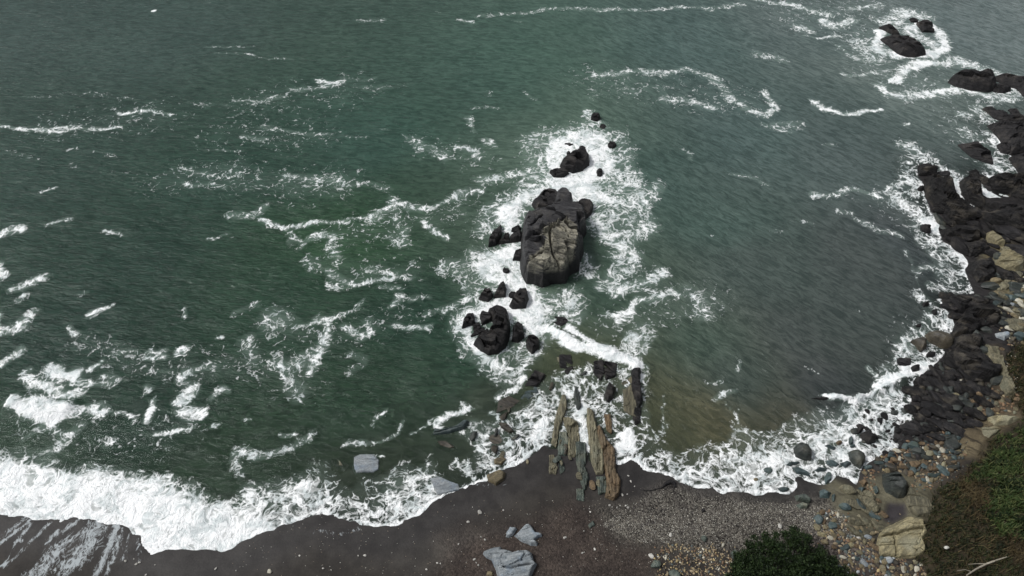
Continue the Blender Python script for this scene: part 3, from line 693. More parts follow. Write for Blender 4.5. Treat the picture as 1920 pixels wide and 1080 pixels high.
# ================================================================= ROCKS (height-field bodies grown inside a traced outline at their real place)
ROCKN = [0]
def rock(name, label, mat, H, pts, k=1.6, ang=-30, step=None, tilt=(0, 0), group=None, cat='rock', round_=False, crag=0.16, pale=(), cracks=(), wob=0.10, z0=None, res=None, facet=1.0, grow=0.0, hs_=1.0, lifts=()):
    ROCKN[0] += 1
    seed = ROCKN[0] * 7 + 100
    H *= hs_
    W = []
    for p in pts:
        if len(p) == 3: W.append(P(p[0], p[1], p[2]))
        else: W.append(PT(p[0], p[1], 0.0))
    xs, ys = np.array([p[0] for p in W]), np.array([p[1] for p in W])
    cx, cy = xs.mean(), ys.mean()
    size = max(np.ptp(xs), np.ptp(ys))
    small = min(np.ptp(xs), np.ptp(ys))
    mrg = max(0.12 * size, 0.15)
    r = res or min(max(size / 60.0, 0.03), 0.11)
    ax = np.arange(xs.min() - mrg, xs.max() + mrg + r, r)
    ay = np.arange(ys.min() - mrg, ys.max() + mrg + r, r)
    GX, GY = np.meshgrid(ax, ay)
    x, y = GX.ravel(), GY.ravel()
    sc_ = max(small, 0.3)
    wx = x + wob * sc_ * 0.5 * fbm(x, y, 1.6 / sc_, 3, seed) + 0.03 * fbm(x, y, 4, 2, seed + 3)
    wy = y + wob * sc_ * 0.5 * fbm(x, y, 1.6 / sc_, 3, seed + 20) + 0.03 * fbm(x, y, 4, 2, seed + 23)
    d = sdist(wx, wy, W) + grow
    R = max(d.max(), 1e-3)
    g = T(x, y)
    g0 = np.maximum(g, 0.0) if z0 is None else np.full_like(g, z0)
    ux, uy = (x - cx) / size, (y - cy) / size
    if round_:
        t = np.clip(d / (R * 0.85), 0, 1)
        top = H * np.sqrt(np.clip(1 - (1 - t) ** 2, 0, 1))
        top += H * (tilt[0] * ux + tilt[1] * uy) * t
        h = np.where(d > 0, top + crag * H * fbm(x, y, 1.5 / sc_, 3, seed + 5) * t, 0)
    else:
        plat = H * (0.9 + tilt[0] * ux + tilt[1] * uy + 0.22 * fbm(x, y, 0.9 / sc_, 2, seed + 7))
        ridg = 1 - 2 * np.abs(fbm(x, y, 1.4 / max(sc_, 1.0) , 4, seed + 11, .55))
        plat += crag * H * ridg
        if facet:
            rsf = np.random.RandomState(seed)
            nf_ = int(np.clip(size * small / 0.5, 7, 46))
            fx_ = rsf.uniform(xs.min(), xs.max(), nf_); fy_ = rsf.uniform(ys.min(), ys.max(), nf_)
            ca_, sa_ = math.cos(math.radians(ang)), math.sin(math.radians(ang))
            qx = wx + 0.10 * sc_ * fbm(x, y, 1.2 / sc_, 3, seed + 31); qy = wy + 0.10 * sc_ * fbm(x, y, 1.2 / sc_, 3, seed + 37)
            bd_ = np.full(len(x), 1e9); bi_ = np.zeros(len(x), int)
            for i_ in range(nf_):
                ddx, ddy = qx - fx_[i_], qy - fy_[i_]
                al, ac = ddx * ca_ + ddy * sa_, -ddx * sa_ + ddy * ca_
                dd_ = al * al * 0.35 + ac * ac * 1.6
                mm_ = dd_ < bd_
                bd_[mm_] = dd_[mm_]; bi_[mm_] = i_
            off_ = rsf.uniform(-.5, .5, nf_); gx_ = rsf.normal(0, .22, nf_); gy_ = rsf.normal(-.05, .28, nf_)
            plat += facet * (H * 0.55 * off_[bi_] + gx_[bi_] * (x - fx_[bi_]) + gy_[bi_] * (y - fy_[bi_]))
        if step:
            sp_, am = step
            a = math.radians(ang)
            u = (-x * math.sin(a) + y * math.cos(a)) / sp_ + 0.55 * fbm(x, y, 0.5 / sp_ * 0.4, 3, seed + 13)
            fr = u - np.floor(u)
            lay = _hash(np.floor(u), np.floor(u) * 0, seed)
            plat += am * (fr - 0.5) * 1.0 + am * 1.1 * (lay - 0.5)
            plat -= am * 0.8 * np.exp(-((np.minimum(fr, 1 - fr)) / 0.06) ** 2)
        plat = np.maximum(plat, 0.12 * H)
        e = k * np.maximum(d, 0) * (1 + 0.5 * fbm(x, y, 1.0 / sc_, 2, seed + 17))
        h = np.where(d > 0, np.minimum(plat, e + 0.02) , 0)
        q = np.clip(e / np.maximum(plat, 1e-3), 0, 3)
        h = np.where((d > 0) & (q < 1.6) & (q > 0.4), h - 0.10 * plat * np.clip(1 - np.abs(q - 1) / 0.6, 0, 1), h)
    for zc, dz, sf_, lpts in lifts:
        LW = [P(p[0], p[1], zc) for p in lpts]
        h += dz * sstep(-sf_, sf_, sdist(wx, wy, LW)) * sstep(.1, .6, d)
    for zc, wd, dp, cpts in cracks:
        CW = [P(p[0], p[1], zc) for p in cpts]
        h -= dp * np.exp(-(seg_dist(wx, wy, CW) / wd) ** 2) * (d > 0.05)
    if name in ('rock_ledge', 'flat_rock') and xs.min() > 20 and ys.min() > 25:
        h = h - chan(x, y) * (np.maximum(h, 0) + g0 + .5)
        h = np.where(d > 0, h, 0); lowok = -2.0
    else:
        lowok = 0.0
    z = g0 + np.where(d > 0, np.maximum(h, lowok), 0) + np.where(d <= 0, np.maximum(d * 2.2, -1.2), 0)
    if z0 is None:
        z = np.where(d <= 0, g0 + np.maximum(d * 2.2, -0.9) - 0.02, z)
    dry = np.zeros_like(x)
    for zc, poly in pale:
        dry = np.maximum(dry, sstep(-.25, .35, sdist(x, y, [P(p[0], p[1], zc) for p in poly])))
    nx, ny = len(ax), len(ay)
    Fq = grid_faces(nx, ny)
    keepf = (d[Fq] > -mrg * 0.9).any(1)
    Fq = Fq[keepf]
    ids, inv = np.unique(Fq, return_inverse=True)
    Ft = inv.reshape(Fq.shape)
    base = float(np.min(g0)) if z0 is None else z0
    cz = float(np.max(g0)) if z0 is None else z0
    V = np.stack([x[ids] - cx, y[ids] - cy, z[ids] - cz], 1)
    # close the body: skirt and underside
    n = len(V)
    e = np.concatenate([Ft[:, [0, 1]], Ft[:, [1, 2]], Ft[:, [2, 3]], Ft[:, [3, 0]]])
    key = np.sort(e, 1)
    key = key[:, 0].astype(np.int64) * n + key[:, 1]
    _, idx, cnt = np.unique(key, return_index=True, return_counts=True)
    be = e[idx[cnt == 1]]
    Vb = V.copy(); Vb[:, 2] = V[:, 2].min() - 0.3
    skirt = np.stack([be[:, 1], be[:, 0], be[:, 0] + n, be[:, 1] + n], 1)
    allF = np.concatenate([Ft, skirt, Ft[:, ::-1] + n])
    allV = np.concatenate([V, Vb])
    dd = dry[ids]
    me = fast_mesh(name, allV, allF, M[mat], {'dry': np.concatenate([dd, dd])}, smooth=round_)
    o = bpy.data.objects.new(name, me)
    o.location = (cx, cy, cz)
    link(o)
    return tag(o, label, cat, group)

def ell(cx, cy, rx, ry, n=9, rot=0.0, seed=0):
    rr = random.Random(seed + int(cx * 7 + cy * 13))
    out = []
    for i in range(n):
        a = 2 * math.pi * i / n
        q = 1 + rr.uniform(-.16, .16)
        ex, ey = rx * math.cos(a) * q, ry * math.sin(a) * q
        out.append((cx + ex * math.cos(rot) - ey * math.sin(rot), cy + ex * math.sin(rot) + ey * math.cos(rot)))
    return out

# --- the big stack and its companions in the middle of the picture
rock('sea_stack', 'largest rock in the sea, a tall black block with a pale dry cracked top', 'stack', 2.5,
 [(975,440),(976,410,1.4),(984,398,1.6),(1002,394,1.6),(1022,395,1.6),(1036,388,1.4),(1039,366,1.2),(1050,358,1.2),(1066,361,1.2),(1079,376,1.0),(1078,392,.8),(1088,396,.5),(1094,408,.3),
  (1099,420),(1101,438),(1091,452),(1095,474),(1088,492),(1088,508),(1070,518),(1062,532),(1036,534),(1018,541),(1000,534),(986,533),(977,516),(973,495)],
 k=8.0, ang=-14, step=(0.62, .22), tilt=(.16, -.10), crag=.08, wob=.085, res=.05, facet=.5,
 lifts=[(2.8, .55, .06, [(970,412),(984,396),(1036,386),(1066,404),(1048,420),(1031,437),(1004,446),(970,444)]), (2.2, -.55, .08, [(970,503),(1004,504),(1027,498),(1060,501),(1100,490),(1100,550),(970,550)]), (2.2, -.8, .12, [(1083,400),(1110,400),(1110,520),(1080,500),(1084,470),(1088,440)]), (2.4, .25, .05, [(1032,440),(1060,412),(1083,425),(1084,470),(1060,478),(1036,472)])], cat='sea rock',
 pale=[(2.4, [(1012,446),(1028,430),(1050,412),(1066,408),(1082,420),(1086,445),(1079,468),(1082,485),(1072,490),(1045,496),(1010,498),(990,494),(985,484),(1008,470),(1022,455)])],
 cracks=[(2.4, .13, .55, [(985,450),(1004,445),(1031,437),(1047,420),(1064,406)]), (2.4, .09, .55, [(1031,439),(1032,460),(1037,476),(1050,490)]), (2.4, .12, .5, [(977,486),(998,482),(1018,472),(1029,472)]),
         (2.2, .12, .5, [(977,503),(1004,503),(1027,499),(1050,500)]), (2.4, .10, .3, [(977,436),(998,424),(1016,406)]), (2.4, .06, .3, [(1048,430),(1060,438),(1068,455)]), (2.4, .06, .3, [(1060,470),(1072,478)])])
G1 = 'black wave-washed rocks round the big sea stack'
CR = [
 ('black rounded lobe behind the upper left corner of the big pale topped stack', .9, [(998,384),(1006,376),(1018,366),(1030,361),(1043,364),(1050,380),(1040,398),(1008,396)]),
 ('knobbly black rock off the right rear corner of the big stack', .7, [(1078,390),(1086,382),(1096,378),(1106,382),(1111,390),(1108,402),(1098,411),(1086,414),(1076,404)]),
 ('leaning black triangular rock, leftmost of the four beside the big stack', .8, [(917,462),(919,450),(928,436),(938,428),(940,441),(936,453),(930,460)]),
 ('pointed small black rock, second from left in the row beside the big stack', .5, [(936,458),(945,446),(952,440),(954,456)]),
 ('squat black rock touching the left wall of the big stack', .7, [(957,456),(958,446),(970,434),(976,440),(977,453)]),
 ('thin black sliver of rock above the squat one left of the big stack', .4, [(960,435),(972,426),(976,431),(968,438)]),
 ('black knob against the lower left wall of the big stack', .6, [(963,488),(967,474),(976,470),(979,489)]),
 ('tiny black rock tip alone in thick foam left of the big stack', .25, ell(949,508,4.5,4,8,-.6)),
 ('smooth black humped rock in foam above the big stack', 1.2, [(1052,312),(1064,303),(1077,297),(1090,289),(1098,291),(1105,302),(1103,310),(1091,319),(1074,323),(1060,320)]),
 ('low black rock joined to the left foot of the humped rock above the stack', .5, [(1032,325),(1042,321),(1058,320),(1065,326),(1056,331),(1040,332)]),
 ('farthest black rock of the central reef, a round knob with a foam plume', .5, ell(1117,223,8,5)),
 ('tiny black tip below the farthest knob of the central reef', .2, ell(1130,238,4.5,3)),
 ('small black rock at right edge of foam beside the humped rock', .35, ell(1147,273,6.5,4.5)),
 ('flat dark rock sliver in foam at upper left of the humped rock', .15, ell(1067,272,7,2.5)),
 ('narrow upright dark sliver in foam left of the humped rock', .2, ell(1066,292,2.6,6)),
 ('small pointed black rock in foam right of the humped rock', .35, ell(1124,324,4.2,5.5)),
 ('thin dark sliver in foam just above the humped rock', .15, ell(1092,278,5,2)),
 ('big glossy black curved rock, largest of the lower cluster', 1.1, [(920,584),(933,579),(942,580),(950,586),(952,595),(955,613),(953,637),(945,653),(933,662),(918,665),(903,657),(890,647),(910,634),(922,621),(927,606),(922,590)]),
 ('squarish dark grey rock at the upper left of the big curved rock', .5, [(903,589),(920,590),(925,601),(905,609),(901,598)]),
 ('black triangular rock at the left end of the lower cluster', .7, [(876,593),(887,591),(889,608),(867,616)]),
 ('small oval dark rock right of the black triangle in the lower cluster', .3, [(888,613),(898,608),(900,617),(890,622)]),
 ('thin slanting dark rock blade in foam in the lower cluster', .25, [(884,631),(895,622),(907,616),(907,621),(895,628)]),
 ('low dark rock between the blade and the big curved rock', .3, [(898,631),(913,620),(916,628),(908,634)]),
 ('dark round boulder, left of the pair below the big stack foam', .6, [(900,561),(909,547),(918,546),(924,557),(915,565)]),
 ('dark upright boulder, right of the pair below the big stack foam', .7, [(928,558),(937,539),(945,533),(948,543),(946,557)]),
 ('knobbly black rock in thick foam between big stack and curved rock', .8, [(957,573),(963,561),(975,547),(987,547),(990,562),(984,577),(963,578)]),
 ('small black chip at the upper left of the knobbly rock', .2, ell(961,554,5,4)),
 ('upright black rock just right of the big curved rock', .8, [(963,618),(970,609),(979,614),(981,633),(972,642),(962,641)]),
 ('round reddish black boulder, lowest right of the lower cluster', .7, [(988,638),(997,634),(1010,641),(1009,653),(998,664),(989,652)]),
 ('barely awash dark rock in lacy foam below the big stack', .10, ell(1050,602,13,8)),
 ('flat dark slab tilted in shallow water below the lower cluster', .30, [(987,723),(1004,697),(1022,704),(1006,724)]),
 ('dark broad ledge under the left half of the breaking wave', .15, [(1050,668),(1068,668),(1072,690),(1064,700),(1052,690)]),
 ('dark ledge column under the middle of the breaking wave', .25, [(1115,680),(1129,679),(1130,700),(1126,712),(1114,700)]),
 ('dark ledge column right of the middle under the breaking wave', .25, [(1133,682),(1155,684),(1152,706),(1137,712)]),
 ('black pointed rock standing in the lace below the breaking wave', .6, [(1135,742),(1142,722),(1152,732),(1147,746),(1140,753)]),
 ('long narrow black rock wall running down from the wave end', .7, [(1186,696),(1199,696),(1197,712),(1203,750),(1197,764),(1192,746),(1186,726)]),
 ('drowned dark tail of the long black rock wall', .08, [(1192,766),(1199,765),(1198,790),(1192,795),(1189,780)]),
]
for lb, h, pts in CR:
    sm = max(p[1] for p in pts) - min(p[1] for p in pts)
    rock('wave_washed_rock', lb, 'black', h, pts, k=4.6, grow=.09, hs_=.8, group=G1, ang=-35, step=(.5, .12 * h) if sm > 14 else None, wob=.14, crag=.14, cat='sea rock', tilt=(.1, .15))

# --- offshore rocks at the top right
G2 = 'black rocks in the sea off the right shore'
OFF = [
 ('large black craggy islet ringed by foam near the top right corner', 1.4, [(1655,74),(1677,73),(1702,76),(1717,84),(1732,101),(1710,104),(1687,101),(1672,89),(1662,80)]),
 ('thin black wedge just above the large ringed islet', .8, [(1650,54),(1670,54),(1684,66),(1672,64)]),
 ('small black rock, upper of the pair right of the ringed islet', .6, [(1722,46),(1735,42),(1746,47),(1727,50)]),
 ('small black rock, lower of the pair right of the ringed islet', .5, [(1727,53),(1742,52),(1748,57),(1732,58)]),
 ('tiny black rock tip farthest out near the top right', .2, ell(1713,38,5,2.2)),
 ('long black craggy islet pointing left below the foam band', 1.5, [(1780,152),(1788,143),(1817,139),(1826,143),(1856,143),(1860,150),(1856,158),(1864,166),(1851,171),(1817,166),(1793,159)]),
 ('small low black rock at the right heel of the long craggy islet', .6, [(1863,161),(1884,165),(1890,169),(1877,173),(1864,170)]),
 ('black reef running off the right edge beside the long craggy islet', 1.4, [(1863,149),(1875,145),(1908,150),(1925,152),(1960,180),(1918,180),(1906,166),(1884,159)]),
 ('long low black reef slanting down to the right edge', .9, [(1847,205),(1856,204),(1875,213),(1886,221),(1906,220),(1923,228),(1908,234),(1884,228),(1865,220)]),
 ('small black rock just above the slanting low reef', .5, [(1894,208),(1904,208),(1909,216),(1899,216)]),
 ('layered black headland block at right edge below the slanting reef', 1.6, [(1858,239),(1870,236),(1894,240),(1925,238),(1990,270),(1960,300),(1918,285),(1894,287),(1884,270),(1872,256)]),
 ('round black boulder at the foot of the layered headland block', .8, [(1873,275),(1884,270),(1895,278),(1890,287),(1877,284)]),
 ('lone black rock with a tail in the small cove at right', .8, [(1802,275),(1829,273),(1839,285),(1855,292),(1858,306),(1841,299),(1822,292)]),
 ('black rock shoulder at right edge above the inner cove', 1.2, [(1896,297),(1918,294),(1960,310),(1980,345),(1917,333),(1908,316)]),
 ('tiny flat black rock at the tip of the dark shelf', .25, ell(1770,326,7,3)),
]
for lb, h, pts in OFF:
    rock('reef_rock', lb, 'black', h, pts, k=1.6, grow=.25, hs_=.62, group=G2, ang=-28, step=(.7, .22 * h), wob=.16, crag=.28, cat='sea rock', tilt=(.1, .2))

# --- black ledges of the right-hand shore
G3 = 'dark rock ledges stepping up the right shore'
LED = [
 ('flat-topped dark slab at the outermost tip of the right shore', .7, [(1720,312),(1735,311),(1757,325),(1755,332),(1722,330)], 'shelf'),
 ('broad dark ledge with stepped layers behind the tip slab', .9, [(1732,333),(1755,332),(1767,338),(1785,350),(1792,370),(1800,387),(1822,400),(1830,420),(1810,421),(1775,416),(1767,401),(1752,391),(1740,373),(1732,352)], 'shelf'),
 ('olive brown ledge between two white foam channels', .8, [(1785,337),(1810,342),(1830,348),(1838,370),(1847,386),(1824,384),(1802,368),(1792,354)], 'shelf'),
 ('black flat ledge reaching to the right edge behind the foam channels', .7, [(1824,392),(1860,381),(1910,400),(1925,415),(1940,440),(1885,426),(1847,421),(1827,407)], 'shelf'),
 ('rounded brown black ledge facing the inner cove', 1.0, [(1849,337),(1890,334),(1925,341),(1960,360),(1930,385),(1885,367),(1860,357)], 'shelf'),
 ('narrow dark spur pointing up into the inner cove', .6, [(1815,322),(1825,324),(1847,337),(1856,351),(1836,342)], 'shelf'),
 ('smooth brown black ledge just below the white surge', .7, [(1760,434),(1777,431),(1810,427),(1832,436),(1837,450),(1812,458),(1775,451)], 'shelf'),
 ('dark ledge with a shadowed front below the smooth brown one', .6, [(1779,454),(1812,461),(1842,453),(1847,477),(1820,483),(1800,471)], 'shelf'),
 ('large dark square ledge left of the yellow outcrop', .8, [(1815,496),(1857,486),(1862,524),(1834,531),(1816,514)], 'shelf'),
 ('low jagged black ledge beside the small pool of foam', .5, [(1765,563),(1785,558),(1835,558),(1870,572),(1812,578),(1787,591),(1772,581)], 'shelf'),
 ('broad smooth black shelf below the jagged ledge', .7, [(1812,581),(1860,576),(1877,600),(1867,612),(1837,620),(1822,630),(1786,632),(1791,606)], 'shelf'),
 ('smooth oval brown black boulder half in the water', .9, [(1734,630),(1750,626),(1777,636),(1785,646),(1782,655),(1760,653),(1742,641)], 'brown'),
 ('reddish brown boulder in foam left of the smooth oval one', .6, [(1707,641),(1725,636),(1735,643),(1735,655),(1725,660),(1715,648)], 'brown'),
 ('long dark shelf with a crack running up towards the brown slope', .8, [(1783,637),(1825,631),(1842,640),(1836,660),(1847,680),(1876,691),(1869,709),(1842,717),(1825,720),(1797,706),(1781,686),(1771,671)], 'shelf'),
 ('olive grey rock slope with notches at the edge of the brown bank', .5, [(1844,646),(1870,653),(1882,687),(1895,715),(1907,740),(1885,741),(1871,718),(1876,691),(1849,675)], 'olive'),
 ('rough black ledge between the square ledge and the smooth brown one', .5, [(1822,484),(1855,478),(1850,455),(1838,452)], 'shelf'),
 ('black bumpy rock in the surge beside the smooth brown ledge', .4, ell(1735,431,12,6,9,.4), 'black'),
 ('small black rock in foam below the tip slab', .4, ell(1725,355,6,4), 'black'),
]
for lb, h, pts, mt in LED:
    rd = 'oval' in lb or 'reddish' in lb
    rock('rock_ledge', lb, mt, h, pts, k=3.2, facet=1.3, hs_=1.1, group=G3, ang=-38, step=None if rd else (.75, .22 * h), wob=.14, crag=.14, cat='rock ledge', tilt=(.3, -.1), round_=rd)

# --- surf boulders below
G4 = 'boulders standing in the surf of the right shore'
SB = [
 ('large smooth dark green boulder in the white surf of the right beach', 'darkstone', .8, [(1488,841),(1498,833),(1513,838),(1521,851),(1519,865),(1508,865),(1492,856)]),
 ('large brownish boulder at the edge of bedrock and surf', 'darkstone', .7, [(1590,849),(1603,846),(1618,854),(1621,868),(1612,879),(1602,874),(1593,863)]),
 ('bent narrow green stone lying in foam above the slab row', 'slate', .3, [(1546,837),(1552,833),(1567,840),(1563,844),(1553,840)]),
 ('thin dark slab touching the foot of the large green boulder', 'slate', .25, [(1472,873),(1480,867),(1498,865),(1501,869),(1483,874)]),
 ('pointed blue slab below the thin dark slab', 'slate', .25, [(1484,877),(1497,876),(1516,886),(1517,893),(1495,888)]),
 ('dark blue leaf-shaped slab in the middle of the slab row', 'slate', .25, [(1526,882),(1535,876),(1552,878),(1547,884),(1532,885)]),
 ('wide blue grey slab in foam above the leaf-shaped slab', 'slate', .25, [(1547,864),(1560,863),(1574,871),(1567,876),(1552,873)]),
 ('olive diamond-shaped slab beside the brownish boulder', 'slate', .25, [(1573,869),(1587,864),(1597,869),(1585,878)]),
 ('tall green slab where the foam ends on the bedrock', 'slate', .3, [(1545,894),(1552,885),(1559,889),(1558,901),(1547,908)]),
 ('square green slab on the gravel, larger of two', 'slate', .35, [(1536,921),(1542,918),(1558,924),(1553,935),(1537,933)]),
 ('narrow green slab leaning on the square green slab', 'slate', .3, [(1559,928),(1565,926),(1565,941),(1560,941)]),
 ('upper half of the split green boulder alone on the gravel', 'teal', .45, [(1490,931),(1507,928),(1520,938),(1518,944),(1503,941),(1494,941)]),
 ('lower half of the split green boulder alone on the gravel', 'teal', .35, [(1492,948),(1502,943),(1516,947),(1513,954),(1500,954)]),
 ('dark green wedge stone beside the rust cobbles on the bedrock', 'slate', .35, [(1607,916),(1622,916),(1613,928)]),
 ('rust brown block above the dark green wedge stone', 'rust', .35, [(1610,904),(1617,899),(1627,908),(1618,913)]),
 ('narrow green stone at the right end of the rust cobbles', 'slate', .3, [(1637,914),(1642,913),(1646,926),(1640,928)]),
 ('big folded dark green outcrop between bedrock and hillside', 'darkstone', .8, [(1655,889),(1680,884),(1695,901),(1703,914),(1697,933),(1683,934),(1660,924),(1653,908)]),
 ('split glossy black boulder in the surf near the cobbles', 'black', .7, [(1610,816),(1622,812),(1633,818),(1642,829),(1628,834),(1617,826)]),
 ('black knob above the split black boulder', 'black', .5, [(1604,808),(1610,804),(1617,809),(1608,814)]),
 ('rust red stone alone in the foam', 'rust', .25, ell(1573,831,6,4)),
 ('narrow dark green stone standing in foam right of the rust red one', 'slate', .3, ell(1595,827,4,8)),
 ('small dark stone just above the brownish boulder', 'slate', .2, ell(1598,837,5,3.5)),
 ('green block wedged below the brownish boulder', 'slate', .25, ell(1627,877,9,4)),
 ('grey oval stone awash in foam near the beach middle', 'slate', .12, ell(1440,882,10,6)),
 ('small green stone at the foam edge of the right beach', 'slate', .18, ell(1468,918,9,5)),
 ('tan stone in the foam of the right beach', 'tan', .12, ell(1417,899,5,3)),
 ('dark rock off the right shore in front of the ledges', 'black', .4, ell(1735,571,7,5)),
 ('upright black rock between foam threads beside the jagged ledge', 'black', .5, ell(1752,586,5,6)),
 ('oval black rock ringed by foam below the smooth oval boulder', 'black', .35, ell(1745,666,9,5)),
 ('black rock in thick foam at the inner surf corner', 'black', .5, ell(1716,692,9,6)),
 ('barely awash dark rock left of the inner surf corner', 'black', .12, ell(1694,678,15,8)),
 ('tiny black rock in foam left of the oval boulder', 'black', .2, ell(1722,611,5,3)),
 ('thin black rock blade at left end of the small breaker', 'black', .15, [(1520,747),(1548,744),(1556,748),(1545,750)]),
 ('dark maroon block at the surf edge above the cobbles', 'black', .4, ell(1672,857,10,5)),
]
for lb, mt, h, pts in SB:
    rd = ('boulder' in lb or 'stone' in lb) and 'slab' not in lb
    rock('shore_boulder' if rd else 'flat_rock', lb, mt, h, pts, k=2.5, group=G4, round_=rd, wob=.08, crag=.06, step=(.45, .3) if 'folded' in lb else None, cat='boulder' if rd else 'flat rock', tilt=(.05, .15))

# --- tilted rock ribs in the centre of the beach
G5 = 'narrow rock ribs running from the beach into the surf'
RIB = [
 ('thin tan rib, leftmost of the long ribs', 'olive', .45, [(1054,743),(1060,744),(1060,770),(1049,800),(1042,836),(1035,831),(1039,805),(1046,775)]),
 ('short tan rib end lying on wet sand at far left of the ribs', 'olive', .25, [(1032,856),(1038,855),(1044,877),(1041,888),(1031,887)]),
 ('short thin grey green rib end beside the tan rib end', 'teal', .15, [(1049,862),(1053,863),(1057,882),(1051,887)]),
 ('thin dark green blade of rock standing in the foam', 'darkstone', .35, [(1079,727),(1084,738),(1088,762),(1084,767),(1078,746)]),
 ('broad blue green block between the left ribs', 'teal', .3, [(1050,811),(1062,813),(1064,830),(1059,853),(1048,853)]),
 ('mottled tan and green rib left of the middle', 'olive', .35, [(1056,786),(1067,785),(1082,795),(1085,827),(1077,856),(1066,853),(1068,820),(1062,800)]),
 ('olive green rib with a crumbled blue green end', 'teal', .35, [(1080,831),(1096,832),(1099,852),(1095,877),(1102,895),(1096,918),(1089,898),(1081,861)]),
 ('small blue green block at the lower end of the green rib', 'teal', .2, [(1083,918),(1092,920),(1094,938),(1084,936)]),
 ('long smooth olive rib, widest of the ribs', 'olive', .55, [(1103,768),(1111,772),(1116,800),(1125,830),(1132,865),(1130,888),(1120,888),(1112,870),(1106,830),(1102,792)]),
 ('long rust brown rib with a lumpy orange foot on the sand', 'rust', .6, [(1119,802),(1125,799),(1135,825),(1151,843),(1152,880),(1162,903),(1158,930),(1150,938),(1137,931),(1139,906),(1133,870),(1124,832)]),
 ('square green slab leaning on the foot of the rust rib', 'teal', .25, [(1120,896),(1134,896),(1139,922),(1124,926)]),
 ('short brown rib rising from the foam right of the rust rib', 'rust', .2, [(1135,778),(1144,780),(1146,812),(1139,806)]),
 ('drowned olive shelf left of the long black wall', 'olive', .05, [(1168,712),(1184,708),(1190,745),(1190,780),(1172,770)]),
 ('drowned olive patch of rock under the breaking wave', 'olive', .04, [(1022,672),(1048,672),(1046,692),(1026,694)]),
]
for lb, mt, h, pts in RIB:
    rock('rock_rib', lb, mt, h, pts, k=4.0, grow=.08, hs_=.6, group=G5, facet=.45, ang=84 if h > .1 else 30, step=(.22, .07) if h > .1 else None, wob=.12, crag=.12, cat='rock rib', tilt=(.1, 0))

# --- slabs around the left shallows and on the sand
G6 = 'loose slabs on and beside the dark sand'
SL = [
 ('largest grey slab on the sand, with a long crack, cut by the bottom edge', 'grey', .55, [(905,1039),(907,1033),(928,1025),(938,1025),(940,1030),(951,1032),(960,1036),(971,1033),(990,1033),(999,1038),(1002,1052),(1008,1058),(997,1078),(993,1090),(936,1090),(928,1066),(921,1050),(912,1046)]),
 ('blue grey triangular slab on the sand above the largest slab', 'grey', .45, [(964,1006),(978,991),(985,984),(991,983),(996,987),(1004,998),(1016,1002),(1016,1007),(1008,1009),(1002,1014),(1008,1018),(1006,1024),(995,1023),(978,1016)]),
 ('small pale grey slab left of the blue grey triangular slab', 'grey', .3, [(949,1008),(949,999),(956,988),(968,989),(969,993),(963,1003),(956,1008)]),
 ('long dark grey slab breaking the water left of the ribs', 'slate', .3, [(811,815),(815,804),(830,805),(852,801),(872,787),(880,791),(872,805),(845,812),(817,816)]),
 ('low drowned slab below the long dark grey slab', 'brown', .03, [(820,827),(835,826),(853,838),(842,841),(825,834)]),
 ('brown rock tilted in the shallows left of the ribs', 'brown', .25, [(935,792),(950,794),(965,810),(955,813),(940,803)]),
 ('tan slab at the foam edge left of the smooth wet sand', 'tan', .2, [(927,861),(942,856),(950,861),(940,872),(927,871)]),
 ('layered tan rock with pale streaks at the swash edge', 'tan', .35, [(912,891),(938,881),(949,887),(945,900),(930,911),(915,903)]),
 ('small orange stone on the wet sand', 'tan', .12, ell(989,866,3,5)),
 ('blue grey slab at the water edge with foam over its corner', 'grey', .10, [(806,898),(823,894),(859,908),(862,920),(820,928)]),
 ('pale rounded slab awash in clear shallows near the left beach', 'grey', .10, [(664,857),(675,852),(700,852),(711,863),(710,880),(700,886),(668,886),(663,872)]),
 ('faint drowned slab left of the pale rounded slab', 'olive', -.06, [(618,858),(640,853),(652,870),(640,884),(618,878)]),
 ('green stone on the reddish sand below the ribs', 'teal', .15, [(1103,984),(1112,976),(1116,985),(1106,992)]),
 ('brown stone at the very bottom edge left of the largest slab', 'tan', .2, ell(918,1077,7,6)),
 ('drowned grey stone in the shallows right of the long dark slab', 'brown', .02, ell(930,824,14,10)),
 ('drowned slab in the shallows below the lower cluster', 'slate', .03, [(985,735),(1005,722),(1010,735),(990,750),(975,748)]),
 ('drowned brown slab left of the lacy foam', 'brown', .03, [(935,752),(955,742),(975,752),(960,765),(930,775)]),
 ('drowned dark rock off the left of the lower cluster', 'black', -.15, ell(785,692,26,9)),
]
for lb, mt, h, pts in SL:
    if h < 0:
        rock('drowned_rock', lb, mt, .3, pts, k=1.2, group=G6, z0=h - .3, cat='flat rock', crag=.05)
    else:
        rock('flat_rock', lb, mt, h, pts, k=3.2, group=G6, facet=.25, ang=6, step=(.8, .10) if h > .4 else None, wob=.06, crag=.05, cat='flat rock', tilt=(0, .2),
             cracks=[(.5, .06, .3, [(944,1066),(960,1068),(975,1064),(994,1061)]), (.5, .05, .2, [(972,1030),(985,1042),(978,1052)])] if 'largest' in lb else [(.5, .05, .25, [(966,1007),(985,1010),(1008,1007)])] if 'triangular' in lb else ())

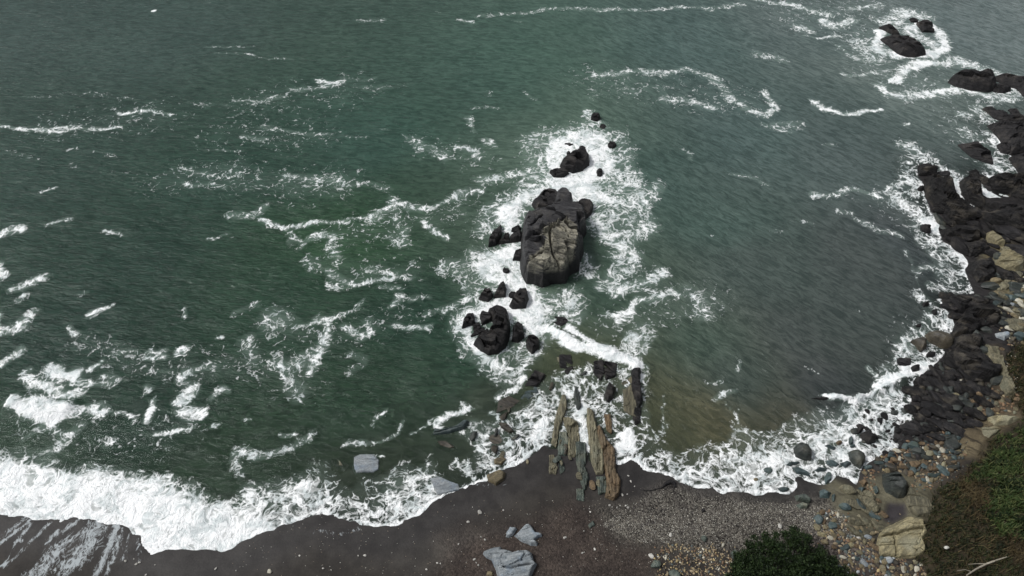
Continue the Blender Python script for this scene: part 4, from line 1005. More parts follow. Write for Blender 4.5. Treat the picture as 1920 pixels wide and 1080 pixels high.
# --- sandstone platforms and outcrops high on the right shore
G7 = 'sandstone outcrops at the foot of the hillside'
SO = [
 ('large flat sandstone platform with straight joints at the hillside foot', 'gold', .46, [(1648,992),(1680,980),(1705,970),(1733,977),(1737,996),(1727,1010),(1731,1035),(1715,1046),(1690,1047),(1650,1042),(1640,1020)]),
 ('rough tan and green ledge above the large sandstone platform', 'olive', .4, [(1700,906),(1715,926),(1740,936),(1753,950),(1745,968),(1720,971),(1702,958),(1692,938)]),
 ('yellow outcrop with a blue green stain above the slab pile', 'gold', 1.0, [(1859,482),(1874,474),(1894,478),(1918,493),(1920,508),(1901,516),(1877,514),(1862,500)]),
 ('narrow yellow rock fin above the stained yellow outcrop', 'gold', .5, [(1848,439),(1857,436),(1885,456),(1883,462),(1868,461),(1850,450)]),
 ('pale grey lens-shaped slab between the fin and the yellow outcrop', 'olive', .4, [(1872,466),(1887,462),(1905,469),(1887,477)]),
 ('dark flat slab at the foot of the yellow outcrop', 'darkstone', .4, [(1858,516),(1864,513),(1892,519),(1887,525),(1866,525)]),
 ('small grey slab below left of the dark flat slab', 'slate', .3, [(1848,532),(1861,531),(1868,533),(1857,539)]),
 ('thick tan grey slab in the middle of the slab pile', 'olive', .5, [(1861,539),(1881,531),(1894,542),(1885,549),(1868,549)]),
 ('tan slab leaning down right of the thick slab', 'tan', .4, [(1889,528),(1896,527),(1911,536),(1901,541)]),
 ('olive slab under the right end of the thick slab', 'olive', .4, [(1879,553),(1894,544),(1905,544),(1901,555)]),
 ('pale tan slab at the right edge of the slab pile', 'tan', .4, [(1901,557),(1911,542),(1924,547),(1916,557)]),
 ('dark lens-shaped slab at left of the slab pile', 'darkstone', .3, [(1842,557),(1857,556),(1868,561),(1859,565)]),
 ('rounded dark slab below the olive slab in the pile', 'darkstone', .3, [(1885,562),(1898,557),(1905,564),(1894,569)]),
 ('steep dark slab at lower left of the slab pile', 'darkstone', .4, [(1859,577),(1877,565),(1885,567),(1874,581)]),
 ('pale grey tapered slab below the pile', 'grey', .3, [(1876,574),(1892,569),(1905,570),(1900,577)]),
 ('long dark slab under the pale grey tapered slab', 'darkstone', .3, [(1871,582),(1877,579),(1900,579),(1896,587)]),
 ('whitish slab at the right edge below the pile', 'pale', .25, [(1907,597),(1922,595),(1922,603),(1909,602)]),
 ('grey green block sitting on the smooth black shelf', 'slate', .5, [(1840,601),(1850,597),(1866,598),(1870,612),(1842,611)]),
 ('blue grey flat slab balanced above the brown bank', 'grey', .4, [(1864,626),(1885,623),(1895,631),(1882,641),(1867,636)]),
 ('dark slab just right of the balanced blue grey slab', 'brown', .3, [(1885,641),(1900,632),(1908,632),(1900,645)]),
 ('flat blue green slab alone among black boulders', 'slate', .25, [(1767,698),(1780,695),(1796,703),(1782,717)]),
 ('yellow brown rounded outcrop touching the grass at right', 'gold', .6, [(1850,784),(1862,780),(1900,782),(1915,787),(1890,797),(1862,799)]),
 ('tan ledge just above the grassy slope', 'gold', .4, [(1838,803),(1862,800),(1880,805),(1862,820),(1845,828),(1838,815)]),
 ('dark layered slab among the black boulders', 'shelf', .4, [(1720,800),(1745,796),(1765,808),(1755,814),(1728,815)]),
 ('long dark shale slab beside the golden cobble', 'darkstone', .4, [(1776,750),(1795,743),(1830,762),(1822,770),(1795,762),(1778,760)]),
 ('grey bedrock hump in the middle of the cobbles', 'darkstone', .35, [(1765,818),(1790,815),(1802,840),(1785,850),(1768,838)]),
]
for lb, mt, h, pts in SO:
    rock('rock_outcrop' if h > .45 else 'flat_rock', lb, mt, h, pts, k=2.6, group=G7, facet=.3, ang=-8, step=(.7, .16) if h > .35 else None, wob=.1, crag=.08, cat='outcrop' if h > .45 else 'flat rock', tilt=(.15, -.05),
         cracks=[(1.6, .07, .3, [(1640,1000),(1680,992),(1735,985)]), (1.6, .06, .25, [(1683,992),(1685,1015),(1690,1045)])] if 'platform' in lb else ())

# ================================================================= COBBLES
rng = random.Random(11)
def stone_mesh(name, seed, flat=.6, sub=3, sh=16.0, ys=None):
    import bmesh
    bm = bmesh.new()
    bmesh.ops.create_icosphere(bm, subdivisions=sub, radius=1.0)
    rs = np.random.RandomState(seed)
    nrm = rs.normal(size=(13, 3)); nrm /= np.linalg.norm(nrm, axis=1)[:, None]
    dd = rs.uniform(.62, 1.0, 13)
    co = np.array([v.co[:] for v in bm.verts])
    dot = co @ nrm.T
    rr = np.where(dot > 0.05, dd[None, :] / np.maximum(dot, 0.05), 9.0)
    rmin = -np.log(np.exp(-rr * sh).sum(1) + np.exp(-sh * 1.1)) / sh      # soft minimum: worn edges
    co = co * rmin[:, None] * np.array([1, ys or rs.uniform(.55, .85), flat])
    for v, c in zip(bm.verts, co):
        v.co = c
    me = bpy.data.meshes.new(name)
    bm.to_mesh(me); bm.free()
    me.polygons.foreach_set('use_smooth', [True] * len(me.polygons))
    return me

protos = {}
def proto(matk, i):
    k = (matk, i)
    if k not in protos:
        me = stone_mesh('stone', 31 + i * 5, flat=[.45, .6, .5, .7, .38][i % 5])
        me.materials.append(M[matk])
        protos[k] = me
    return protos[k]

ZONES = [  # phrase, polygon, size range m, count, materials
 ('among the dark boulders behind the surf corner', [(1716,714),(1750,692),(1775,672),(1800,706),(1840,722),(1868,722),(1860,770),(1830,798),(1790,810),(1730,800),(1705,780),(1713,740)], (.28,.85), 120, ['black']*6+['darkstone']*3+['brown']*2),
 ('on the bank between the dark boulders and the brown slope', [(1800,745),(1870,722),(1908,745),(1905,775),(1870,788),(1820,782)], (.22,.50), 70, ['tan','rust','rust','brown','olive','gold','slate']),
 ('in the cobble field between the surf and the hillside', [(1640,862),(1690,838),(1730,802),(1790,812),(1812,850),(1790,880),(1745,905),(1700,888),(1655,884)], (.24,.55), 250, ['brown']*4+['darkstone']*3+['rust']*3+['tan']*2+['slate']*2+['gold','pale']),
 ('in the rust coloured cluster on the bedrock', [(1616,880),(1640,880),(1645,930),(1622,925)], (.16,.32), 34, ['rust','rust','rust','tan']),
 ('in the mixed cobble patch above the bottom edge', [(1520,962),(1560,955),(1600,975),(1640,1000),(1640,1040),(1725,1052),(1740,1090),(1560,1090),(1575,1040),(1540,1000)], (.18,.46), 260, ['tan']*4+['rust']*3+['slate']*3+['gold']*2+['pale','brown','grey']),
 ('in the small cobble patch left of the dark shrub', [(1225,1040),(1260,1020),(1330,1022),(1375,1050),(1380,1090),(1230,1090)], (.09,.26), 190, ['tan']*4+['rust']*2+['gold']*2+['pale','slate','brown']),
 ('in the pale slab rubble at the right edge', [(1868,588),(1925,580),(1925,650),(1885,640),(1872,615)], (.2,.55), 55, ['gold','tan','tan','pale','olive','darkstone']),
 ('washed by the foam at the right end of the surf', [(1600,800),(1640,755),(1700,742),(1718,780),(1688,838),(1640,860),(1610,850)], (.22,.6), 70, ['black']*5+['darkstone']*2),
 ('on the brown earth bank beside the vegetation', [(1872,645),(1905,640),(1903,690),(1910,745),(1893,738),(1882,690)], (.14,.36), 40, ['rust','brown','tan','pale','darkstone']),
 ('in the line of cobbles along the bedrock joint', [(1625,935),(1650,940),(1648,1000),(1634,1000)], (.15,.35), 26, ['rust','rust','tan','slate']),
 ('at the edge of surf and cobbles', [(1640,868),(1690,842),(1735,846),(1700,876)], (.15,.4), 50, ['black','brown','darkstone','rust']),
 ('along the foot of the rough ledge', [(1690,880),(1745,890),(1770,870),(1800,880),(1750,915),(1720,925)], (.14,.35), 60, ['rust','tan','brown','slate']),
]
CN = {'black': 'black wet', 'darkstone': 'dark green', 'brown': 'dark brown', 'rust': 'rust brown', 'tan': 'tan', 'olive': 'olive grey', 'gold': 'yellow brown', 'slate': 'blue green', 'pale': 'pale cream', 'grey': 'light grey', 'shelf': 'charcoal', 'teal': 'green grey'}
spots = []
for zi, (ph, poly, (s0, s1), cnt, mats) in enumerate(ZONES):
    xs = [p[0] for p in poly]; ys = [p[1] for p in poly]
    made = []
    tries = 0
    while len(made) < cnt and tries < cnt * 14:
        tries += 1
        u, v = rng.uniform(min(xs), max(xs)), rng.uniform(min(ys), max(ys))
        if not in_poly(np.array([u]), np.array([v]), poly)[0]: continue
        r = s0 + (s1 - s0) * rng.random() ** 2.2
        pr = r * .5 / mpp(u, v)
        if any((u - a) ** 2 + (v - b) ** 2 < (0.72 * (pr + c)) ** 2 for a, b, c in made): continue
        made.append((u, v, pr))
        spots.append((r, u, v, zi, rng.choice(mats)))
def add_one(r, u, v, label, matk, group, name='cobble', cat='cobble', sink=.25):
    x, y = PT(u, v)
    z = max(float(T(x, y)[0]), -0.1)
    o = bpy.data.objects.new(name, proto(matk, rng.randrange(8)))
    s = r * .62
    o.location = (x, y, z + s * .5 * (1 - 2 * sink) * .6)
    o.rotation_euler = (rng.uniform(-.25, .25), rng.uniform(-.25, .25), rng.uniform(0, 6.28))
    o.scale = (s, s, s)
    link(o)
    return tag(o, label, cat, group)
# a few that can be pointed at one by one
ONE = [(.75,1789,745,'large golden brown cobble among black boulders','gold'),(.6,1835,742,'big brown cobble above the shale slab','rust'),(.5,1868,770,'round rust cobble near the yellow brown outcrop','rust'),
 (.55,1814,774,'golden cobble at the right end of the shale slab','gold'),(.5,1778,802,'grey and tan two-toned cobble beside the dark block','olive'),(.42,1766,845,'upright cream cobble in the dark cobble field','pale'),
 (.35,1720,890,'bright yellow flat cobble near the blue green slab','gold'),(.45,1693,1067,'large whitish cobble near the bottom edge below the platform','pale'),(.35,1718,1068,'smaller whitish cobble right of the large whitish one','pale'),
 (.3,1610,1009,'small white cobble alone on the dark patch','white'),(.5,1642,1028,'rust cobble at the left corner of the sandstone platform','rust'),(.6,1377,1040,'green rounded stone left of the dark shrub','teal'),
 (.55,1229,1060,'blue green stone at the left end of the small cobble patch','teal'),(.7,1267,1078,'large green stone cut by the bottom edge','teal'),(.4,1320,1010,'flat blue green stone on the gravel','teal'),
 (.6,1535,975,'long grey green stone above the cobble patch','slate'),(.5,1533,990,'yellow brown stone under the long grey green stone','gold'),(.45,1540,1003,'yellow stone tilted in the cobble patch','gold'),(.5,1545,1017,'tan stone below the tilted yellow stone','tan'),
 (.6,1560,985,'blue green stone beside the yellow brown stone','slate'),(.5,1868,738,'rust red cobble on the olive rock slope','rust'),(.4,1878,655,'rust cobble on the brown earth bank','rust'),(.45,1850,655,'yellow lichened cobble at the end of the dark shelf','gold'),
 (.35,1801,716,'pale round cobble beside the flat blue green slab','pale'),(.3,1778,813,'pale orange stone on the bedrock hump','pale'),(.5,1620,1057,'grey white stone in the bottom cobble patch','grey'),(.55,1665,1050,'long pale blue stone near the bottom edge','grey'),
 (.5,1657,966,'orange brown stone by the dark sand patch','rust'),(.4,1647,940,'orange stained stone on the bedrock','rust'),(.35,1222,1043,'white stick-like stone at the left end of the small cobble patch','white'),(.3,1356,1022,'cream flat stone above the green rounded stone','pale'),
 (.25,1258,1003,'white sliver of stone on the gravel','white')]
for r, u, v, lb, mk in ONE:
    add_one(r, u, v, lb, mk, None)
def slab_field(label, group, poly, n, s0, s1, mats, rot, names='flat_rock'):
    xs = [p[0] for p in poly]; ys = [p[1] for p in poly]
    made = []
    t = 0
    while len(made) < n and t < n * 20:
        t += 1
        u, v = rng.uniform(min(xs), max(xs)), rng.uniform(min(ys), max(ys))
        if not in_poly(np.array([u]), np.array([v]), poly)[0]: continue
        r = rng.uniform(s0, s1); pr = r * .5 / mpp(u, v)
        if any((u - a) ** 2 + (v - b) ** 2 < (0.62 * (pr + c)) ** 2 for a, b, c in made): continue
        made.append((u, v, pr))
        mk = rng.choice(mats); i = rng.randrange(6)
        k = ('slab', mk, i)
        if k not in protos:
            me = stone_mesh('slab', 301 + i * 3, flat=[.30, .4, .25, .35, .45, .3][i], sh=60.0, ys=[.5, .6, .45, .7, .55, .4][i], sub=4)
            me.polygons.foreach_set('use_smooth', [False] * len(me.polygons))
            me.materials.append(M[mk]); protos[k] = me
        x, y = PT(u, v)
        z = max(float(T(x, y)[0]), -.05)
        o = bpy.data.objects.new(names, protos[k])
        s = r * .62
        o.location = (x, y, z + .08 * s + .12)
        o.rotation_euler = (rng.uniform(-.35, .2), rng.uniform(-.3, .3), math.radians(rot + rng.gauss(0, 16)))
        o.scale = (s, s, s)
        link(o)
        tag(o, label % CN[mk], 'flat rock', group % CN[mk])
slab_field('angular %s slab tilted on the outer dark shelf', '%s slabs on the outer dark shelf', [(1735,330),(1830,400),(1925,400),(1925,560),(1870,530),(1850,440),(1815,480),(1765,440),(1740,370)], 46, .7, 1.9, ['black'] * 3 + ['darkstone', 'shelf', 'shelf'], -35)
slab_field('angular %s slab on the inner dark shelf', '%s slabs on the inner dark shelf', [(1770,560),(1870,560),(1875,620),(1845,660),(1870,715),(1820,720),(1775,670),(1790,620)], 40, .5, 1.5, ['black'] * 3 + ['darkstone', 'shelf', 'shelf'], -30)
slab_field('%s slab wedged in the dark rubble above the surf corner', '%s slabs in the dark rubble above the surf corner', [(1716,716),(1780,690),(1860,722),(1830,800),(1740,830),(1690,800)], 36, .7, 1.5, ['black'] * 4 + ['shelf', 'shelf'], -30)
slab_field('%s slab in the stacked slab rubble near the right edge', '%s slabs in the stacked slab rubble near the right edge', [(1850,515),(1925,515),(1925,640),(1880,620),(1862,580)], 40, .5, 1.2, ['olive', 'tan', 'darkstone', 'darkstone', 'pale', 'slate'], -12)
slab_field('%s slab half buried in the lower cobbles', '%s slabs half buried in the lower cobbles', [(1640,870),(1700,840),(1800,820),(1800,880),(1745,905),(1690,890)], 22, .4, .9, ['slate', 'brown', 'darkstone', 'rust'], -12)
slab_field('thin %s ledge edge showing on the bedrock', '%s ledge edges on the bedrock', [(1575,905),(1640,935),(1655,1000),(1600,1000),(1580,950)], 14, .5, 1.1, ['olive', 'olive', 'slate'], -30)
slab_field('%s rock lump at the foot of the rib rocks', '%s rock lumps between the ribs', [(1035,800),(1110,790),(1150,830),(1150,900),(1110,925),(1080,900),(1040,870)], 12, .35, .7, ['olive', 'olive', 'teal', 'rust', 'brown'], 96, 'rib_fragment')
slab_field('drowned %s rock in the lacy shallows', '%s rocks drowned in the lacy shallows', [(900,790),(1000,740),(1060,700),(1160,700),(1160,780),(1040,800),(960,850),(900,880),(860,850)], 9, .4, .9, ['brown', 'darkstone', 'olive'], 60, 'shallow_rock')
spots.sort(key=lambda s: -s[0] / mpp(s[1], s[2]))
for r, u, v, zi, mk in spots[:265]:
    add_one(r, u, v, '%s cobble %s' % (CN[mk], ZONES[zi][0]), mk, '%s cobbles %s' % (CN[mk], ZONES[zi][0]))
# the remaining smaller cobbles, one mass
rest = spots[265:]
for k in range(1600):      # finer shingle between them
    zi = rng.choice([2, 2, 4, 4, 4, 5, 5, 5, 8, 1, 11, 6])
    ph, poly, _, _, mats = ZONES[zi]
    xs = [p[0] for p in poly]; ys = [p[1] for p in poly]
    u, v = rng.uniform(min(xs), max(xs)) + rng.gauss(0, 5), rng.uniform(min(ys), max(ys)) + rng.gauss(0, 5)
    if in_poly(np.array([u]), np.array([v]), poly)[0] or rng.random() < .3:
        rest.append((rng.uniform(.07, .16), u, v, zi, rng.choice(mats)))
small_me = stone_mesh('s', 77, .6, 1)
sv = np.array([v.co[:] for v in small_me.vertices]); sf = np.array([p.vertices[:] for p in small_me.polygons])
byv = {}
uu = np.array([s[1] for s in rest]); vv = np.array([s[2] for s in rest])
# terrain hit for all, vectorised
zz = np.zeros(len(rest))
for it in range(6):
    a = (uu - 960) / FPX; b = (540 - vv) / FPX
    t = (CH - np.maximum(zz, 0)) / -(-sp + b * cp)
    xx, yy = a * t, (cp + b * sp) * t
    zn = T(xx, yy)
    zz = zn if it == 0 else .5 * zz + .5 * zn
pal = {'black': (.015,.014,.015), 'darkstone': (.03,.035,.033), 'brown': (.05,.042,.03), 'rust': (.12,.075,.042), 'tan': (.2,.16,.1), 'olive': (.11,.11,.075), 'gold': (.28,.22,.11), 'slate': (.065,.08,.078), 'pale': (.4,.38,.31), 'grey': (.25,.27,.28), 'white': (.6,.6,.56), 'teal': (.07,.085,.075)}

def scatter_mass(name, label, cat, items, X_, Y_, Z_, mat):
    Vs, Fs, Cs = [], [], []
    n0 = len(sv)
    for i, (r, c) in enumerate(items):
        a = rng.uniform(0, 6.28); ca, sa = math.cos(a), math.sin(a)
        s = r * .6
        v = sv * s
        vx = v[:, 0] * ca - v[:, 1] * sa; vy = v[:, 0] * sa + v[:, 1] * ca
        Vs.append(np.stack([vx + X_[i], vy + Y_[i], v[:, 2] + Z_[i] + s * .12], 1))
        Fs.append(sf + i * n0)
        q = rng.uniform(.7, 1.35)
        Cs.append(np.tile(np.array(c) * q, (n0, 1)))
    me = fast_mesh(name, np.concatenate(Vs), np.concatenate(Fs), mat, {'scol': np.concatenate(Cs)}, smooth=False)
    return tag(link(bpy.data.objects.new(name, me)), label, cat, kind='stuff')

Nm = NT('small_stone_mix')
bsn = Nm.n('ShaderNodeBsdfPrincipled', {'Base Color': Nm.attr('scol').outputs['Color'], 'Roughness': .75})
Nm.t.links.new(bsn.outputs[0], Nm.out.inputs[0])
STM = Nm.m
scatter_mass('small_cobbles', 'small mixed cobbles filling the gaps between larger stones', 'cobbles', [(s[0], pal[s[4]]) for s in rest], xx, yy, np.maximum(zz, -.1), STM)

# gravel and shell grit on the dark sand
gp = [(1125,985),(1180,950),(1250,912),(1340,935),(1480,945),(1570,950),(1640,1000),(1560,1010),(1480,1000),(1380,1035),(1300,1020),(1200,1018)]
GU, GV, items = [], [], []
while len(items) < 9000:
    u, v = rng.uniform(1100, 1650), rng.uniform(905, 1060)
    inside = in_poly(np.array([u]), np.array([v]), gp)[0]
    if not inside and rng.random() > .06: continue
    band = math.exp(-((v - 975 - 18 * math.sin(u / 60)) / 26) ** 2)
    if rng.random() > .25 + .75 * band: continue
    GU.append(u); GV.append(v)
    c = rng.choice([(.34,.33,.29), (.13,.12,.10), (.09,.08,.07), (.20,.19,.16), (.06,.055,.055), (.11,.10,.08)])
    items.append((rng.uniform(.035, .075), c))
for k in range(420):     # stray grit elsewhere on the sand
    GU.append(rng.uniform(430, 1250)); GV.append(rng.uniform(935, 1090)); items.append((rng.uniform(.03, .06), rng.choice([(.4,.4,.36), (.25,.2,.15)])))
uu, vv = np.array(GU), np.array(GV)
zz = np.zeros(len(uu))
for it in range(6):
    a = (uu - 960) / FPX; b = (540 - vv) / FPX
    t = (CH - np.maximum(zz, 0)) / -(-sp + b * cp)
    xx, yy = a * t, (cp + b * sp) * t
    zn = T(xx, yy)
    zz = zn if it == 0 else .5 * zz + .5 * zn
ok = zz > 0.01
items = [it_ for it_, o_ in zip(items, ok) if o_]
scatter_mass('shell_gravel', 'speckled gravel and shell grit spread over the dark sand', 'gravel', items, xx[ok], yy[ok], zz[ok], STM)

# single white pebbles and shells on the sand
PB = [(886,951),(944,957),(878,979),(902,1007),(909,1012),(889,1049),(893,1055),(897,1060),(1060,1008),(1095,996),(1092,1037),(1058,1009),(1105,954),(1107,960),(1143,948),(1148,951),(1157,952),(1167,928),(1176,927),(1173,948),(1177,952),
 (1163,948),(1178,892),(1183,903),(1190,912),(1234,1044),(236,1052),(251,1048),(262,1055),(256,1058),(291,1059),(274,1078),(405,1066),(443,1070),(562,1042),(606,1066),(621,1069),(672,1042),(684,1042),(860,1020),(800,1068),(820,1056),(826,1057),(1005,1004),(1115,1030),(950,1001)]
for i, (u, v) in enumerate(PB):
    add_one(.09 + .04 * (i % 3), u, v, 'tiny white pebble lying loose on the dark sand', 'white', 'white pebbles scattered on the dark sand', 'pebble', 'pebble', .1)
add_one(.30, 899, 961, 'white crumpled shell-like piece, largest white thing on the dark sand', 'white', None, 'shell', 'shell', .1)
add_one(.30, 505, 1072, 'cream stone at the bottom edge below the left foam', 'pale', None, 'pebble', 'pebble', .1)
add_one(.28, 1462, 987, 'white shell on the gravel above the dark shrub', 'white', None, 'shell', 'shell', .1)

# ================================================================= DRIFT KELP, BRANCH
def tube(name, pts, radii, mat, seg=7):
    pts = np.array(pts, float)
    V, F = [], []
    for i, (p, r) in enumerate(zip(pts, radii)):
        d = pts[min(i + 1, len(pts) - 1)] - pts[max(i - 1, 0)]
        d /= np.linalg.norm(d)
        u = np.cross(d, (0, 0, 1.0)); u /= max(np.linalg.norm(u), 1e-6)
        w_ = np.cross(d, u)
        for j in range(seg):
            a = 2 * math.pi * j / seg
            V.append(p + r * (math.cos(a) * u + math.sin(a) * w_))
    for i in range(len(pts) - 1):
        for j in range(seg):
            F.append([i * seg + j, i * seg + (j + 1) % seg, (i + 1) * seg + (j + 1) % seg, (i + 1) * seg + j])
    return np.array(V), np.array(F)
def ground_pt(u, v, up=0.0):
    x, y = PT(u, v)
    return (x, y, max(float(T(x, y)[0]), 0) + up)
kp = [(1202,918),(1210,921),(1222,920),(1232,917),(1240,915),(1248,908),(1256,904),(1263,906),(1266,914)]
V, F = tube('kelp', [ground_pt(u, v, .06) for u, v in kp], [.02,.03,.02,.03,.05,.11,.16,.15,.05], None)
k1 = link(bpy.data.objects.new('drift_kelp', fast_mesh('drift_kelp', V, F, M['black'])))
tag(k1, 'black strand of kelp with a thick clump at its right end on the gravel', 'kelp')
V, F = tube('kelp2', [ground_pt(u, v, .05) for u, v in [(1317,955),(1319,958),(1315,960)]], [.1,.14,.06], None)
tag(link(bpy.data.objects.new('drift_kelp', fast_mesh('drift_kelp', V, F, M['black']))), 'small black lump of kelp in the middle of the gravel', 'kelp')

# ================================================================= HILLSIDE VEGETATION
rs = np.random.RandomState(5)
def hill_points(n, x0, x1, y0, y1, mind=0.0):
    x = rs.uniform(x0, x1, n); y = rs.uniform(y0, y1, n)
    d = sdist(x, y, HILL)
    m = d > mind + 0.25 * fbm(x, y, .8, 2, 8) 
    return x[m], y[m], d[m]
def blades(name, label, cat, x, y, z, L, wd, lean, mats, per, droop=.35, up=1.0, colsel=None):
    """tufts of bent blades as one mass"""
    n = len(x)
    X0 = np.repeat(x, per); Y0 = np.repeat(y, per); Z0 = np.repeat(z, per); LL = np.repeat(L, per) * rs.uniform(.6, 1.25, n * per)
    N_ = n * per
    a = rs.uniform(0, 2 * math.pi, N_)
    le = rs.uniform(.15, 1.0, N_) * lean
    X0 = X0 + rs.normal(0, .09, N_); Y0 = Y0 + rs.normal(0, .09, N_)
    dx, dy = np.cos(a), np.sin(a)
    px_, py_ = -dy * wd, dx * wd
    b0 = np.stack([X0 - px_, Y0 - py_, Z0 - .05], 1); b1 = np.stack([X0 + px_, Y0 + py_, Z0 - .05], 1)
    mx, my, mz = X0 + dx * LL * le * .45, Y0 + dy * LL * le * .45, Z0 + LL * .62 * up
    m0 = np.stack([mx - px_ * .8, my - py_ * .8, mz], 1); m1 = np.stack([mx + px_ * .8, my + py_ * .8, mz], 1)
    tx, ty, tz = X0 + dx * LL * le * 1.15, Y0 + dy * LL * le * 1.15, Z0 + LL * (.9 - droop * le) * up
    t0 = np.stack([tx, ty, tz], 1)
    t1 = t0 + np.stack([px_ * .3, py_ * .3, 0 * px_], 1)
    V = np.stack([b0, b1, m0, m1, t0, t1], 1).reshape(-1, 3)
    i = np.arange(N_) * 6
    F = np.concatenate([np.stack([i, i + 1, i + 3, i + 2], 1), np.stack([i + 2, i + 3, i + 5, i + 4], 1)])
    me = fast_mesh(name, V, F, mats, {}, smooth=False)
    return tag(link(bpy.data.objects.new(name, me)), label, cat, kind='stuff')
LG = mat_leaf('green_scrub_leaf', [(.005,.012,.004), (.030,.050,.014), (.08,.092,.034)])
LB = mat_leaf('brown_grass', [(.024,.018,.009), (.050,.038,.018), (.085,.066,.032)])
LD = mat_leaf('dark_shrub_leaf', [(.004,.009,.003), (.012,.024,.007), (.028,.048,.014)], scale=1.4)
LM = mat_leaf('dry_mixed_scrub', [(.007,.011,.005), (.020,.026,.010), (.045,.044,.018)])
hx, hy, hd = hill_points(52000, 14, 52, 6, 46)
hz_ = T(hx, hy) + sstep(0.5, 4, hd) * 0.9 * fbm(hx, hy, 0.45, 4, 33)
# green sward on the right, dry scrub and brown grass towards the edge
gpoly = [PT(*p) for p in [(1925,780),(1875,820),(1843,855),(1822,890),(1832,935),(1860,975),(1885,1000),(1925,1015),(2100,1050),(2200,760)]]
brn = [PT(*p) for p in [(1835,855),(1800,890),(1815,960),(1860,1000),(1900,1060),(1960,1090),(1960,1020),(1880,1000),(1850,950),(1830,900)]]
gd = sdist(hx, hy, gpoly) + 0.9 * fbm(hx, hy, .7, 3, 18)
bd = sdist(hx, hy, brn) + 0.7 * fbm(hx, hy, .9, 3, 28)
mG = (gd > 0) & (fbm(hx, hy, .9, 3, 58) > -.28)
mB = (~mG) & ((bd > 0) | (rs.random_sample(len(hx)) < .18))
mD = ~(mG | mB)
clump = .5 + .5 * fbm(hx, hy, .55, 3, 44)
blades('green_scrub', 'dense green scrub covering the upper right of the hillside', 'scrub', hx[mG], hy[mG], hz_[mG], .26 + .55 * clump[mG], .034, .9, LG, 5)
blades('brown_grass', 'dry brown and straw grass along the edge of the green scrub', 'grass', hx[mB], hy[mB], hz_[mB], .35 + .3 * clump[mB], .022, 1.1, LB, 4)
blades('dark_scrub', 'dark olive low scrub on the lower hillside', 'scrub', hx[mD], hy[mD], hz_[mD], .22 + .3 * clump[mD], .028, 1.0, LM, 4)

# dead branch lying on the scrub
WD = mat_rock('dead_wood', (.10,.09,.07), (.24,.22,.18), (.18,.16,.13), rough=.8, bump=.02)
def hp(u, v, up): 
    z = 4.0
    for i in range(14):
        x, y = P(u, v, z)
        z = .6 * z + .4 * (float(T(x, y)[0]) + up)
    return (x, y, z)
bp = [hp(u, v, .62) for u, v in [(1812,1079),(1830,1067),(1850,1057),(1870,1050),(1888,1044)]]
Vb, Fb = tube('b', bp, [.035,.05,.055,.045,.02], None)
t1 = [hp(u, v, .6) for u, v in [(1850,1057),(1832,1057),(1815,1058)]]
V2, F2 = tube('b', t1, [.025,.018,.01], None)
t2 = [hp(u, v, .6) for u, v in [(1822,1072),(1810,1068),(1795,1070)]]
V3, F3 = tube('b', t2, [.02,.015,.01], None)
br = link(bpy.data.objects.new('dead_branch', fast_mesh('dead_branch', np.concatenate([Vb, V2, V3]), np.concatenate([Fb, F2 + len(Vb), F3 + len(Vb) + len(V2)]), WD)))
tag(br, 'bare grey dead branch lying on the lower right hillside', 'branch')
x, y, z = hp(1775, 1027, .45)
o = bpy.data.objects.new('pale_stone', proto('white', 2)); o.location = (x, y, z); o.scale = (.16, .13, .13); link(o)
tag(o, 'small white stone showing through the dark scrub', 'stone')

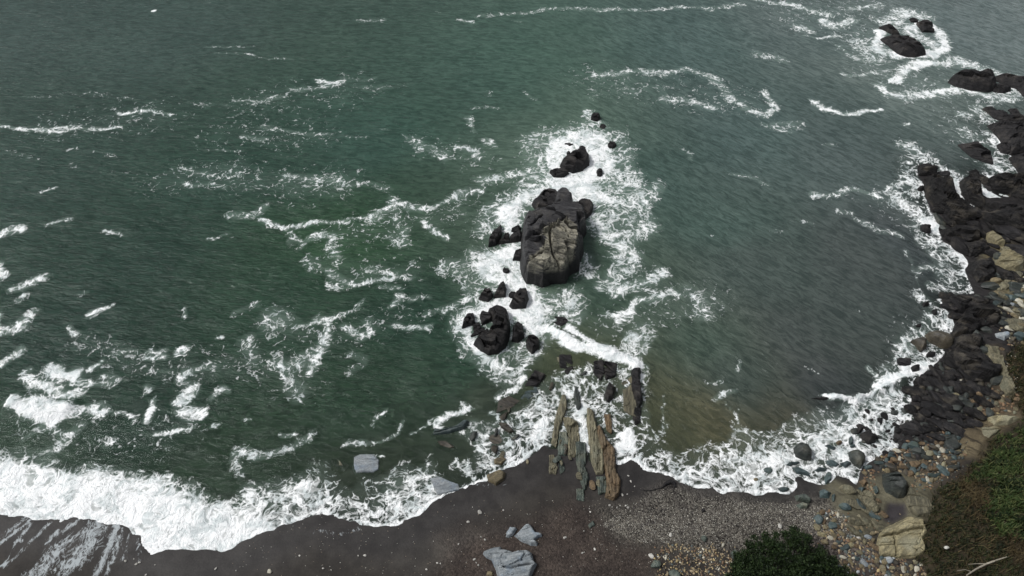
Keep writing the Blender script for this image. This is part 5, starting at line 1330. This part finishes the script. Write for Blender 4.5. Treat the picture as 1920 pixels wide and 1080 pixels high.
# ================================================================= THE DARK SHRUB AT THE BOTTOM
def shrub():
    bx0, by0 = P(1470, 1110, 1.0)
    g0 = float(T(bx0, by0)[0])
    root = bpy.data.objects.new('coastal_shrub', None)
    root.location = (bx0, by0, g0)
    link(root)
    tag(root, 'dark green leafy shrub rising from the bottom edge of the picture', 'shrub')
    # crown lobes traced as clumps: (pixel, height of clump centre, radius)
    lob = [(1400,1045,1.6,.55),(1392,1065,1.5,.6),(1420,1030,1.8,.55),(1440,1022,2.0,.5),(1460,1032,2.1,.7),(1487,1012,2.3,.55),(1500,1022,2.2,.6),(1475,1052,2.4,.8),(1430,1062,2.2,.8),(1520,1040,2.1,.6),
           (1540,1052,1.9,.6),(1555,1068,1.7,.55),(1505,1062,2.4,.8),(1450,1088,2.5,.9),(1490,1090,2.6,.9),(1530,1090,2.2,.8),(1410,1090,2.0,.8),(1570,1084,1.5,.5),(1590,1092,1.3,.55),(1388,1092,1.5,.6),(1412,1010,1.7,.22),(1452,1006,1.9,.25),(1488,994,2.1,.28),(1432,1008,1.9,.25),(1612,1104,1.1,.5),(1560,1110,1.8,.8),(1370,1082,1.2,.35),(1385,1050,1.4,.3),(1378,1066,1.3,.35),(1405,1022,1.6,.3),(1380,1040,1.4,.2),(1540,1030,1.9,.28),(1562,1050,1.6,.28),(1583,1070,1.4,.3),(1600,1084,1.2,.3),(1515,1012,2.1,.3),(1500,1000,2.1,.22),(1470,1002,2.0,.22),(1437,1000,1.9,.2)]
    Vs, Fs, n0 = [], [], 0
    st_pts = []
    for (u, v, hgt, r) in lob:
        cx, cy = P(u, v, g0 + hgt)
        cz = g0 + hgt
        st_pts.append((cx - bx0, cy - by0, hgt))
        hgt_j = rs.normal(0, .22); r = r * .86
        n = int(2300 * (r / .6) ** 2.2)
        # twiglets of leaves through the volume, denser near the surface
        q = rs.normal(size=(n, 3)); q /= np.linalg.norm(q, axis=1)[:, None]
        rad = r * (rs.uniform(.35, 1.0, n) ** .45) * (1 + .85 * fbm(q[:, 0] * 3 + u, q[:, 1] * 3 + q[:, 2], 1.0, 2, int(u) % 50))
        c = q * rad[:, None] * np.array([1, 1, .8]) + np.array([cx - bx0, cy - by0, cz - g0])
        c += rs.normal(0, .03, c.shape); c[:, 2] += hgt_j * .6
        ll = rs.uniform(.06, .13, n)
        d1 = rs.normal(size=(n, 3)) + q * .9; d1 /= np.linalg.norm(d1, axis=1)[:, None]
        d2 = np.cross(d1, rs.normal(size=(n, 3))); d2 /= np.linalg.norm(d2, axis=1)[:, None]
        a = c - d1 * ll[:, None] * .5
        b = c + d2 * ll[:, None] * .32
        e = c + d1 * ll[:, None] * .6
        f = c - d2 * ll[:, None] * .32
        V = np.stack([a, b, e, f], 1).reshape(-1, 3)
        i = np.arange(n) * 4 + n0
        Fs.append(np.stack([i, i + 1, i + 2, i + 3], 1)); Vs.append(V); n0 += len(V)
    cr = bpy.data.objects.new('crown', fast_mesh('shrub_crown', np.concatenate(Vs), np.concatenate(Fs), LD, {}, smooth=False))
    link(cr, root)
    Vs, Fs, n0 = [], [], 0
    for k, (x, y, h) in enumerate(st_pts):
        p0 = np.array([0, 0, -.2]); p1 = np.array([x * .35, y * .35, h * .4]); p2 = np.array([x * .8, y * .8, h * .8]); p3 = np.array([x, y, h])
        V, F = tube('s', [p0, p1, p2, p3], [.08, .06, .035, .015], None, 6)
        Vs.append(V); Fs.append(F + n0); n0 += len(V)
    stm = bpy.data.objects.new('stems', fast_mesh('shrub_stems', np.concatenate(Vs), np.concatenate(Fs), M['brown']))
    link(stm, root)
shrub()
print('objects', len(bpy.data.objects))
